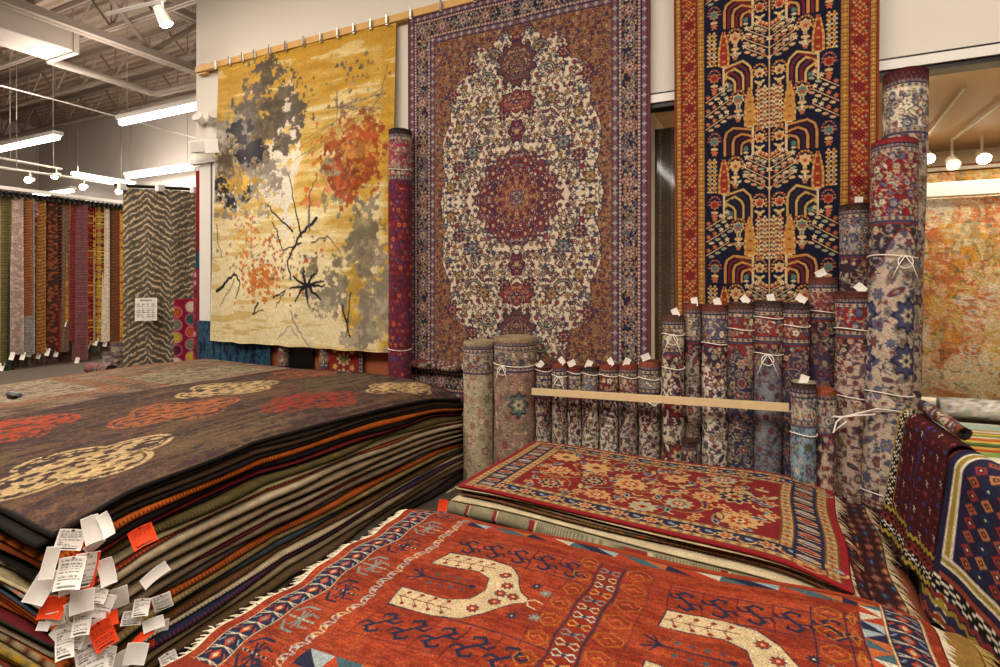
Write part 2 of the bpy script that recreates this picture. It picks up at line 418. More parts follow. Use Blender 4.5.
# bar joists along x
jy = [2.9, 4.3, 5.7, 7.1, 8.5]
for i, y in enumerate(jy):
    g = empty('bar_joist', (-21.8, y, 6.0), f'open-web steel bar joist under the roof deck, {ORD[i]} from the photographer', 'joist', 'steel bar joists')
    L = 15.6 if y > 4.3 else 15.6
    MB().box(0, L, -.05, -.01, 0, .06).box(0, L, .01, .05, 0, .06).build('bottom_chord', M_STEEL, g)
    MB().box(0, L, -.05, -.01, .64, .72).box(0, L, .01, .05, .64, .72).build('top_chord', M_STEEL, g)
    m_ = MB(); n = 26
    for k in range(n):
        a = k*L/n; b = (k+1)*L/n
        m_.tube([(a, 0, .05 if k % 2 else .66), (b, 0, .66 if k % 2 else .05)], .022, 5)
        if k % 2 == 0: m_.tube([(b, 0, .05), (b, 0, .66)], .014, 5)
    m_.build('web', M_STEEL, g)
# ducts
g = empty('air_duct', (-10.49, 3.4, 5.3), 'boxy pale grey sheet metal air duct hanging under the roof', 'duct')
MB().box(-.40, .40, -2.4, 1.62, 0, .36, .015).build('duct_body', M_DUCT, g)
MB().box(-.42, .42, 1.56, 1.64, -.02, .38).build('end_flange', M_DUCT, g)
for q in (-1.5, 1.0): MB().box(-.42, -.39, q, q+.04, .3, 1.45).build('hanger_strap', M_STEEL, g)
g = MB().tube([pix(48, 60, Z=5.72), pix(150, 92, Z=5.72), pix(158, 93, Z=5.72), pix(215, 80, Z=5.72)], .075, 12).build('round_duct', M_DUCT, smooth=True)
tag(g, 'thin round duct pipe bending below the steel joists', 'pipe')

# ------------------------------------------------------------------ lamps
M_TUBE = mat('fluorescent_glow', '#ffffff', .4, emit=(1, .93, .84), es=9)
M_BULB = mat('spot_glow', '#ffffff', .4, emit=(1, .85, .62), es=40)
def fluo(x0, x1, y, z, label, axis='x', wires=True, n=2, up=6.77):
    L = x1-x0; g = empty('fluorescent_light', (x0, y, z), label, 'ceiling light', 'fluorescent strip lights')
    if axis == 'y': g.location = (y, x0, z); g.rotation_euler[2] = PI/2
    MB().box(0, L, -.09, .09, .02, .10, .01).build('housing', M_PLAST, g)
    for k in range(n):
        MB().tube([(k*L/n+.04, 0, -.02), ((k+1)*L/n-.04, 0, -.02)], .055, 10).build('tube', M_TUBE, g)
    if wires:
        for q in (.08, .92): MB().tube([(L*q, 0, .1), (L*q, 0, up-z)], .006, 5).build('hanging_wire', M_STEEL, g)
    return g
fluo(-10.62, -8.0, 5.97, 4.5, 'bright two-tube strip light hanging just left of the top of the rug wall')
fluo(-15.3, -12.72, 6.0, 4.5, 'bright strip light at the left edge above the rug rack')
fluo(-15.9, -13.1, 9.1, 4.5, 'two-tube strip light low in front of the far wall above the striped rug')
fluo(7.95, 9.5, -16.2, 4.35, 'strip light running toward the far wall, above the right end of the rack', axis='y', n=1)
fluo(-20.5, -18.3, 9.0, 4.3, 'smallest farthest strip light peeking above the rug rack', n=1)
fluo(-9.9, -8.95, 3.06, 5.02, 'nearest strip light cut by the top left corner of the picture', n=1)
fluo(-7.4, -3.2, -2.42, 4.2, 'strip light behind the photographer, mirrored in the window glass', axis='y', n=2)
# tracks with spotlights
def track(p0, p1, label, heads, aim):
    L = (Vector(p1)-Vector(p0)).length; g = empty('light_track', p0, label, 'light track')
    d = Vector(p1)-Vector(p0)
    MB().tube([(0, 0, 0), tuple(d)], .022, 4).build('rail', M_PLAST, g)
    for q in (.15, .85):
        MB().tube([tuple(d*q), (d.x*q, d.y*q, 6.7-p0[2]-d.z*q)], .006, 5).build('hanging_wire', M_STEEL, g)
    for i, q in enumerate(heads):
        c = d*q; h = MB().tube([tuple(c), (c.x, c.y, c.z-.14)], .015, 6)
        a = Vector(aim).normalized(); s = c+Vector((0, 0, -.16))
        h.tube([tuple(s-a*.10), tuple(s+a*.08)], .045, 12, r2=.065)
        hd = h.build('spot_head', M_PLAST, g)
        MB().tube([tuple(s+a*.081), tuple(s+a*.09)], .056, 12).build('bulb', M_BULB, hd)
    return g
track(pix(0, 158, Z=4.0), pix(62, 169, Z=4.0), 'white light track above the left of the rug rack carrying one spotlight', [.9], (.6, -.7, -.4))
track(pix(-10, 166, Z=3.75), pix(140, 187, Z=3.75), 'long white light track above the rug rack carrying three lit spotlights', [.23, .58, .84], (.75, -.75, -.25))
o = MB().tube([pix(-5, 84, Z=5.2), pix(60, 101, Z=5.2), pix(196, 138, Z=5.0)], .014, 6).build('electrical_conduit', M_PLAST)
tag(o, 'thin white electrical conduit crossing the joists diagonally at upper left', 'conduit')
o = track(pix(107, 14, Z=4.4), pix(165, 0, Z=4.45), 'near white light track at the top edge, left of the white wall', [.96], (.3, .3, -.9))
# wall mounted flood light and loudspeaker at the end of the rug wall
def on_wall(px, py, out): # offset from an object origin is not needed: absolute points slightly in front of the wall
    return Vector(pix(px, py, Y=WY-out))
o0 = on_wall(208, 122, 0); g = empty('twin_flood_light', o0, 'small white twin-head emergency light on the wall end above the loudspeaker', 'light')
R_ = lambda v: tuple(Vector(v)-o0)
MB().box(-.14, .10, -.05, -.0, -.02, .02, .005).build('bracket', M_PLAST, g)
MB().tube([R_(on_wall(203, 123, .05)), R_(on_wall(197, 116, .14))], .03, 12, r2=.065).build('lamp_head', M_PLAST, g)
MB().tube([R_(on_wall(210, 122, .05)), R_(on_wall(214, 113, .12))], .03, 12, r2=.062).build('lamp_head', M_PLAST, g)
o0 = on_wall(211, 147, 0); g = empty('loudspeaker', o0, 'white wall loudspeaker on a bracket at the left end of the rug wall', 'speaker')
c4 = [R_(on_wall(a, b, .22)) for a, b in ((188, 141), (190, 154), (205, 153), (203, 139))]
mb = MB().prism(c4, (.10, .12, .02)); mb.build('cabinet', M_PLAST, g)
c5 = [R_(on_wall(a, b, .232)) for a, b in ((189.5, 142.5), (191, 152.5), (203.5, 151.5), (202, 141))]
MB().prism(c5, (.01, .012, 0)).build('grille', mat('speaker_cloth', '#d6d1ca', .9), g)
MB().tube([R_(on_wall(206, 147, .14)), R_(on_wall(211, 150, .10)), R_(on_wall(211, 148, .0))], .035, 8).build('bracket', M_PLAST, g)
# right top wall unit
g = empty('wall_heater', (1.43, WY, 3.42), 'white curved wall unit at the top right above the window beam', 'appliance')
V = []
mb = MB(); pr = [(0, .0), (-.14, .02), (-.20, .12), (-.17, .26), (-.06, .33), (0, .33)]
mb.prism([(0, a, b) for a, b in pr], (1.1, 0, 0)); mb.build('cover', M_PLAST, g)
MB().box(-.05, .0, -.07, 0, .05, .16, .01).build('side_knob', M_PLAST, g)
MB().box(-.12, 1.2, -.05, 0, .38, .44, .01).build('mounting_rail', M_TRIM, g)
# trim at the wall end and window frame
structure('trim_1', MB().box(-6.12, -5.93, WY-.03, WY+.28, 0, 3.0).box(-5.89, -5.82, WY-.03, WY, 0, 3.0), M_TRIM)
structure('trim_2', MB().box(-5.93, -5.89, WY-.015, WY, 0, 3.0), M_DARKM)
structure('trim_3', MB().box(-6.26, -5.80, WY-.06, WY, 3.0, 3.05), M_TRIM)
w1 = MB().box(-.92, 6, WY-.05, WY+.02, 2.965, 3.025).box(-.92, 6, WY-.10, WY, .80, .86)
w1.box(-.94, -.90, WY-.05, WY+.1, .86, 2.965)
w1 = structure('window_1', w1, M_TRIM)
structure('trim_and_shadow_4', MB().box(-.90, 6, WY-.03, WY+.1, 2.93, 2.965).box(-.90, 6, WY-.012, WY, 3.025, 3.05), M_DARKM)  # upper dark strip stands in for the shadow line above the beam
m, N, L, P = nodes('window_glass'); out = N['Material Output']; N.remove(P)
gl = N.new('ShaderNodeBsdfGlossy'); gl.inputs['Roughness'].default_value = .06; tr = N.new('ShaderNodeBsdfTransparent')
fr = N.new('ShaderNodeFresnel'); fr.inputs[0].default_value = 1.5; mx = N.new('ShaderNodeMixShader')
L.new(fr.outputs[0], mx.inputs[0]); L.new(tr.outputs[0], mx.inputs[1]); L.new(gl.outputs[0], mx.inputs[2]); L.new(mx.outputs[0], out.inputs[0])
o = structure('window_2', MB().box(-.90, 6, WY+.05, WY+.06, .84, 2.97), m)
# display room behind the glass
M_TAN = mat('tan_board', '#c9a77c', .6, var=.08, scale=3)
structure('wall_display', MB().box(-.95, 6, 7.6, 7.8, 0, 3.4).box(-1.05, -.95, WY+.25, 7.8, 0, 3.4), mat('display_wall', '#e6d3b6', .8))
V = MB().box(-.95, 6, WY+.25, 7.6, 3.03, 3.3)
structure('ceiling_display', V, M_TAN)
structure('trim_5', MB().box(.2, 6, 7.5, 7.6, 2.74, 2.86), M_TERRA)
# diagonal conduits under the display ceiling
for i, (q0, q1) in enumerate((((925, 137), (965, 87)), ((952, 140), (1010, 96)))):
    o = MB().tube([pix(*q0, Z=3.0), pix(*q1, Z=3.0)], .012, 6).build('ceiling_pipe', M_TRIM); tag(o, f'pale slanting pipe under the tan ceiling seen through the window, {("left" if i == 0 else "right")} one', 'pipe')
g = empty('ceiling_air_vent', (2.45, 6.0, 2.98), 'ribbed cream ceiling vent seen through the window at the right edge', 'vent')
MB().box(-.5, .5, -.3, .3, 0, .05, .01).build('frame', M_TRIM, g)
for k in range(4): MB().box(-.44, .44, -.24+k*.13, -.19+k*.13, -.03, .01).build('slat', M_TRIM, g)
for i, (px, py) in enumerate(((927, 158), (952, 164), (982, 158))):
    x, y, z = pix(px, py, Y=6.9)
    g = empty('spotlight', (x, y, 3.03), f'small white spotlight in the display room behind the glass, {ORD[i]} from the left', 'spotlight', 'display room spotlights')
    MB().tube([(0, 0, 0), (0, 0, z-3.03+.05)], .012, 6).build('stem', M_PLAST, g)
    MB().tube([(0, .05, z-3.03+.06), (0, -.06, z-3.03-.02)], .04, 12, r2=.06).build('head', M_PLAST, g)
    if i != 1: MB().tube([(0, -.062, z-3.03-.021), (0, -.068, z-3.03-.026)], .05, 12).build('bulb', M_BULB, g)
# ================================================================== hanging rugs on the long wall
def hang(x0, x1, z0, z1, y, amp=.012, waves=5, taper=0.0, seed=0, bow=0.0):
    ph = seed*1.7
    def fn(U, V, D):
        xc = (x0+x1)/2; x = xc+(x0-xc+(x1-x0)*U)*(1-taper*V)
        z = z1+(z0-z1)*V+.004*np.sin(U*waves*2*PI+ph)*V
        yy = y-.02-amp*(.5+V)*np.sin(U*waves*PI+ph+V*1.3)-bow*V+D
        return np.stack([x, yy, z], -1)
    return fn
# --- yellow abstract rug
def paint_yellow():
    c = Can(2.46, 3.14, 230, '#d8c070'); H, W = c.H, c.W; X, Y = c.grid(); X = X/c.w; Y = Y/c.h
    n1 = fbm(H, W, 5, 1); n2 = fbm(H, W, 26, 2, 3); n3 = fbm(H, W, 9, 3, 4, .5); n4 = fbm(H, W, 5, 4, 4, 8)
    gold = np.array(hexc('#c49224')); ivory = np.array(hexc('#dccb9c')); deep = np.array(hexc('#a87a18'))
    t = np.clip(1.05-Y*1.5+(n1-.5)*1.6+(n4-.5)*.8, 0, 1); edge = np.clip((X-.93)/.05, 0, 1)+np.clip((.06-Y)/.05, 0, 1)
    t = np.clip(t+edge, 0, 1)[..., None]
    c.a[:] = ivory*(1-t)+gold*t
    c.mask((n3 > .60) & (Y < .55), gold, .7); c.mask((n4 > .62), deep, .35); c.mask((n4 < .34), '#e9dcae', .5)
    c.mask((np.abs(X-.45)+np.abs(Y-.38)*.9 < .20+(n3-.5)*.5) & (n2 > .35), '#d5ccc0', .85)
    def blob(cx, cy, rx, ry, col, seed=7, cell=18, thr=.0, gain=1.6, al=.95):
        n = fbm(H, W, cell*1.3, seed, 5)*.7+fbm(H, W, cell*4, seed+50, 3)*.3; d = 1.25-np.hypot((X-cx)/rx, (Y-cy)/ry)
        m = (d > 0) & (d*.75+(n-.5)*gain*2.1 > .34+thr); c.mask(m, col, al*.93); c.mask(m & (np.roll(n, 5, 1)+np.roll(n2, 3) > 1.06), np.array(c.c(col))*.8, .6); c.mask(m & (n2 < .36), np.minimum(np.array(c.c(col))*1.25, 1), .5)
    grey = '#605240'; lg = '#9a8d7c'
    for a in ((.26, .16, .14, .17), (.37, .21, .16, .13), (.46, .22, .12, .08), (.22, .28, .14, .14), (.38, .30, .10, .08), (.31, .09, .10, .08)): blob(*a, grey, 11)
    for a in ((.10, .36, .12, .14), (.18, .47, .20, .10), (.08, .26, .09, .10), (.32, .43, .13, .08)): blob(*a, lg, 12)
    blob(.20, .36, .15, .06, '#7d6f5c', 13); blob(.07, .36, .06, .05, '#6d5e49', 14)
    for a in ((.14, .24, .09, .03), (.22, .33, .09, .045), (.18, .29, .06, .03), (.07, .45, .08, .04), (.2, .47, .08, .035), (.1, .51, .05, .02)): blob(*a, '#23202c', 15, 22, .05)
    blob(.17, .44, .10, .05, '#c99a2e', 16, 24)
    # grey trees bottom right
    for a in ((.74, .50, .09, .07), (.70, .43, .06, .05), (.88, .60, .07, .10), (.93, .68, .08, .09), (.86, .74, .12, .12), (.72, .77, .14, .07), (.90, .90, .13, .12), (.68, .84, .10, .06), (.97, .80, .06, .12)): blob(*a, '#85795f' if a[1] < .8 else '#958a74', 17)
    blob(.83, .84, .05, .09, '#c9a03a', 18)
    # orange tree
    for a in ((.80, .36, .14, .09), (.78, .42, .10, .10), (.88, .33, .07, .09), (.72, .36, .08, .07), (.80, .48, .08, .08), (.88, .44, .06, .07), (.78, .30, .05, .06)): blob(*a, '#a5481a', 19, 26, -.06, 1.5)
    blob(.80, .42, .08, .08, '#84380f', 20, 34, .0); blob(.82, .38, .10, .08, '#b5752a', 21, 30, .16)
    rng = np.random.RandomState(3)
    def spray(cx, cy, sx, sy, n, r, cols):
        for _ in range(n):
            x = rng.normal(cx, sx)*c.w; y = rng.normal(cy, sy)*c.h; q = r*rng.uniform(.4, 1.3)
            c.star(x, y, q, 3+rng.randint(3), .3, cols[rng.randint(len(cols))], rng.rand()*6)
    spray(.35, .70, .12, .06, 150, .018, ['#b5662e', '#c67b3e', '#8f8578', '#a5512a']); spray(.30, .78, .06, .03, 90, .026, ['#bf6a2c', '#c98545'])
    spray(.25, .60, .07, .05, 26, .02, ['#c0743a']); spray(.60, .50, .05, .03, 14, .035, ['#c8682c', '#d08a58']); spray(.52, .72, .07, .05, 60, .016, ['#a9542a', '#8f8578', '#6b5a48'])
    spray(.60, .36, .03, .05, 14, .02, ['#c8682c']); spray(.25, .50, .12, .06, 60, .016, ['#c9a03a', '#d3ccc4'])
    spray(.78, .22, .06, .05, 26, .017, ['#5f5a66', '#9a938c']); spray(.80, .13, .10, .03, 26, .02, ['#8b6d2a', '#5d5348'])
    def br(pts, wd, col, n=0):
        P = [(x*c.w, y*c.h) for x, y in pts]; Q = [P[0]]
        for a, b in zip(P[:-1], P[1:]):
            for k in range(1, 6):
                t = k/5; Q.append((a[0]+(b[0]-a[0])*t+rng.normal(0, .008), a[1]+(b[1]-a[1])*t+rng.normal(0, .008)))
        for i in range(len(Q)-1): c.line(Q[i:i+2], wd*(1-.6*i/len(Q)), col)
    K = '#1d1b24'
    br([(.62, .58), (.55, .63), (.47, .72), (.50, .78)], .035, K); br([(.55, .64), (.50, .52), (.46, .42)], .02, K); br([(.50, .62), (.38, .56), (.34, .52)], .022, K)
    br([(.55, .66), (.43, .68), (.40, .62), (.36, .58)], .018, K); br([(.60, .66), (.68, .64), (.76, .70)], .018, '#55524e'); br([(.59, .62), (.58, .50), (.62, .44)], .02, '#55524e')
    br([(.03, .82), (.10, .77), (.15, .76), (.19, .79), (.16, .85)], .035, K); br([(.14, .78), (.05, .87)], .02, '#7d776d'); br([(.30, .86), (.27, .90), (.33, .88)], .02, K)
    br([(.38, .84), (.46, .82), (.40, .87)], .02, K)
    for a in range(9): br([(.58, .80), (.58+.09*math.cos(a*.75), .80+.06*math.sin(a*.75))], .03, K)
    br([(.50, .88), (.55, .95), (.60, 1.0)], .02, '#8f8a80'); br([(.42, .98), (.50, .93), (.55, .97)], .02, '#9d978c')
    br([(.78, .86), (.82, .96)], .022, K); br([(.82, .82), (.80, .96)], .015, K)
    br([(.02, .58), (.05, .70)], .014, '#6d675e'); br([(.10, .62), (.17, .60)], .02, '#a9a295')
    for a in range(14):
        y = .12+rng.rand()*.22; br([(.5+rng.rand()*.1, y+.1), (.7, y+.05), (.98, y-.04)], .009, '#8d7a4a' if a % 2 else '#c9981f')
    for a in range(8): br([(.72, .23), (.72+rng.uniform(-.1, .25), .23+rng.uniform(-.08, .07))], .010, '#5a5560')
    br([(.97, .12), (.93, .22), (.85, .30), (.80, .34)], .014, '#8d6a3a')
    return c
yc = paint_yellow(); yc.grain = .05
y_rug = rug('hanging_rug', yc, hang(-5.72, -3.24, .95, 4.06, WY-.05, .016, 7, seed=1, bow=.11), .010, 330, 420, M_SILK, edge='#9a7a2a', back='#b09a60')
tag(y_rug, 'gold abstract rug with grey trees and an orange leaf cluster, hanging on the wall', 'rug', 'rugs hung on the wall')

# --- central persian medallion rug
NAVY = '#262845'; CREAM = '#d0c0a4'; RUST = '#8c3a33'; GOLD = '#8e6342'; PURP = '#4a3f62'; SAGE = '#4f6470'; BURG = '#5f2634'
def paint_persian():
    w, h = 1.11, 1.75; c = Can(w, h, 420, CREAM); rng = np.random.RandomState(12)
    bo = .045; bm = .15; bg = .385*.0+.20; bf = .345-.0
    fx0 = .30; fy0 = .30
    pal = P_('#7a2f34', '#8c3f3f', '#4a5566', '#a47a3e', '#5c2a3c', '#b49468', '#6b3a30', '#39405e')
    mask = np.zeros((c.H, c.W), bool); X, Y = c.grid()
    # spandrel boundary: scalloped oval around the centre (w,h)
    dx = (X-w)/.735; dy = (Y-h)/1.38; a = np.arctan2(dy, dx); rr = (np.abs(dx)**2.6+np.abs(dy)**2.6)**(1/2.6)
    sp = rr > .95+.075*np.abs(np.cos(a*9))
    flora(c, fx0, fy0, w, h, .060, pal, '#3a3140', P_('#454a56', '#7a3a38', '#5a4a50', '#6b6a4c'), rng, rs=.36, wd=.0062)
    c2 = Can(w, h, 420, GOLD); flora(c2, fx0, fy0, w, h, .045, P_('#6a2f34', '#3a3550', '#b7966a', '#8a4a2c'), '#4a2c34', P_('#5a2a2e', '#3d3a55', '#a8845c'), rng, vine=np.array(hexc('#5c3a38')), rs=.34, wd=.007)
    c.a[sp] = c2.a[sp]; ed = sp ^ np.roll(sp, 3, 1); c.a[ed & (X > fx0)] = hexc('#4a2a3a')
    # palmettes and arabesque accents in the cream field
    for x, y, r, col in ((w, .42, .055, '#7b2f36'), (w-.20, .50, .045, '#7b5f35'), (w-.42, .60, .05, '#6a2a3a'), (w-.32, .95, .05, '#80603a'), (w-.12, 1.02, .055, '#5b2a3e'), (w-.55, 1.1, .045, '#8a7040'), (w-.62, .80, .05, '#6a2a3a'), (w-.55, 1.45, .055, '#5b2a3e'), (w-.42, 1.33, .06, '#4b5a68'), (w-.64, 1.62, .05, '#8c6a3a')):
        c.star(x, y, r*.98, 8, .18, '#2c2638'); c.star(x, y, r*.84, 8, .16, col); c.star(x, y, r*.52, 6, .3, '#a8906c'); c.star(x, y, r*.36, 6, .2, col); c.ell(x, y, r*.18, r*.18, '#3b3350')
    for x, y, s in ((w-.30, .74, 1), (w-.44, .98, -1), (w-.24, .55, 1), (w-.48, 1.56, 1), (w-.36, 1.20, -1)):
        c.arc(x, y, .10, -.4*s, -2.6*s, .030, '#3a3044', .5); c.arc(x, y, .10, -.4*s, -2.6*s, .020, '#5a5a58', .5); c.arc(x, y, .10, -.4*s, -2.6*s, .007, '#9a8a70', .5)
    # cartouche on the axis, palmette shield above
    def shield(x, y, rx, ry, n, col, inner):
        c.star(x, y, rx*1.08, n, .13, '#2b2440', sy=ry/rx); c.star(x, y, rx, n, .12, col, sy=ry/rx)
        m = (np.hypot((X-x)/rx, (Y-y)/ry) < .8); tmp = Can(w, h, 420, col); flora(tmp, x-rx, y-ry, x+rx, y+ry, .045, pal, '#c9a98a', P_('#2e2b48', '#c2a078'), rng, vine=np.array(hexc('#2b2440')), rs=.3)
        c.a[m] = tmp.a[m]; c.star(x, y, rx*.22, 8, .2, inner, sy=ry/rx); c.star(x, y, rx*.10, 8, .2, '#b49468', sy=ry/rx)
    shield(w, 1.02-.08, .15, .085, 8, '#7c3634', '#3c3050'); shield(w, .62, .16, .17, 11, '#5f3c38', '#3c3050'); shield(w, .66, .07, .09, 7, '#6c4a3c', '#5a2a3a'); shield(w, 1.19, .07, .09, 6, '#5c2a3c', '#b49468')
    # medallion
    r = np.hypot(X-w, Y-h); th = np.arctan2(Y-h, X-w)
    R1 = .345+.045*np.abs(np.cos(th*8))**.7; c.a[r < R1+.007] = hexc('#3b2a3c'); m = r < R1
    tmp = Can(w, h, 420, '#7a3c38'); flora(tmp, w-.5, h-.5, w, h, .042, P_('#c0a07a', '#40456a', '#6a2430', '#d4c3a4'), '#33243c', P_('#c9b090', '#35385c', '#591f2b'), rng, vine=np.array(hexc('#402a44')), rs=.3, wd=.008)
    c.a[m] = tmp.a[m]
    R2 = .180+.035*np.abs(np.cos(th*6)); c.a[r < R2+.005] = hexc('#4f2c38'); m2 = r < R2; t2 = Can(w, h, 420, '#a0744a'); flora(t2, w-.25, h-.25, w, h, .034, P_('#7b2f36', '#5a2a44', '#b9a078'), '#5c3034', P_('#7a4440', '#c0a27a'), rng, rs=.3, wd=.005); c.a[m2] = t2.a[m2]
    for k in range(12):
        a = k*PI/6+PI/12
        for rad, s, col in ((.165, .022, '#5a2a40'), (.125, .015, '#7b2f36'), (.30, .032, '#6a2c34'), (.315, .014, '#b49a78')):
            c.star(w+rad*math.cos(a+(.26 if rad == .155 else 0)), h+rad*math.sin(a+(.26 if rad == .155 else 0)), s, 5, .3, col)
        c.line([(w+.09*math.cos(a), h+.09*math.sin(a)), (w+.19*math.cos(a+.13), h+.19*math.sin(a+.13))], .005, '#6c2f34')
    c.ell(w, h, .07, .07, '#6b4450'); flora(c, w-.06, h-.06, w, h, .03, P_('#c9b090', '#40456a'), '#33243c', P_('#c9b090'), rng)
    # borders, from inside out
    def ring(o, t, fn):
        fn(o, o, w, o+t, True); fn(o, o, o+t, h, False)
    def main(x0, y0, x1, y1, hor):
        c.rect(x0, y0, x1, y1, '#27263a'); flora(c, x0, y0, x1, y1, .045, P_('#8c4a40', '#b08a58', '#5d6078', '#c7b595'), '#191a2c', P_('#a8895e', '#6a6f88', '#8a5540'), rng, vine=np.array(hexc('#9c8468')), rs=.32, wd=.007)
        L = (x1-x0) if hor else (y1-y0); n = int(L/.22)
        for i in range(n+1):
            q = i*.22+.06; x, y = (x0+q, (y0+y1)/2) if hor else ((x0+x1)/2, y0+q)
            c.star(x, y, .050, 8, .2, '#9c6a5a' if i % 2 else '#80706e'); c.star(x, y, .036, 6, .3, '#3a3048'); c.star(x, y, .028, 6, .3, '#b5a088'); c.ell(x, y, .014, .014, '#7a3a3c')
    gd = lambda bg, d, st, d2=None: (lambda x0, y0, x1, y1, hor: guard(c, x0, y0, x1, y1, bg, d, st, '#2a2440', d2))
    ring(.245, .055, gd('#544a66', '#a39284', .038, '#7c4a4a')); ring(.215, .032, gd('#6a3c48', '#c0a88c', .03))
    ring(.095, .125, main)
    ring(.07, .028, gd('#7a3a40', '#bfae98', .026)); ring(.02, .052, gd('#4c4560', '#a39488', .036, '#7c4a4a'))
    c.rect(0, 0, w, .022, '#6e3038'); c.rect(0, 0, .022, h, '#6e3038')
    for i in range(3): pass
    full = Can(2*w, 2*h, 420, CREAM); q = c.a
    top = np.concatenate([q, q[:, ::-1]], 1); full.a = np.concatenate([top, top[::-1]], 0); full.H, full.W = full.a.shape[:2]
    return full
pc = paint_persian()
o = rug('hanging_rug', pc, hang(-3.10, -.87, .56, 4.08, WY-.05, .010, 5, seed=2), .010, 560, 880, M_RUG, edge='#5a2c34', back='#5d5060')
tag(o, 'large cream and navy floral medallion rug hanging at the centre of the wall', 'rug', 'rugs hung on the wall')

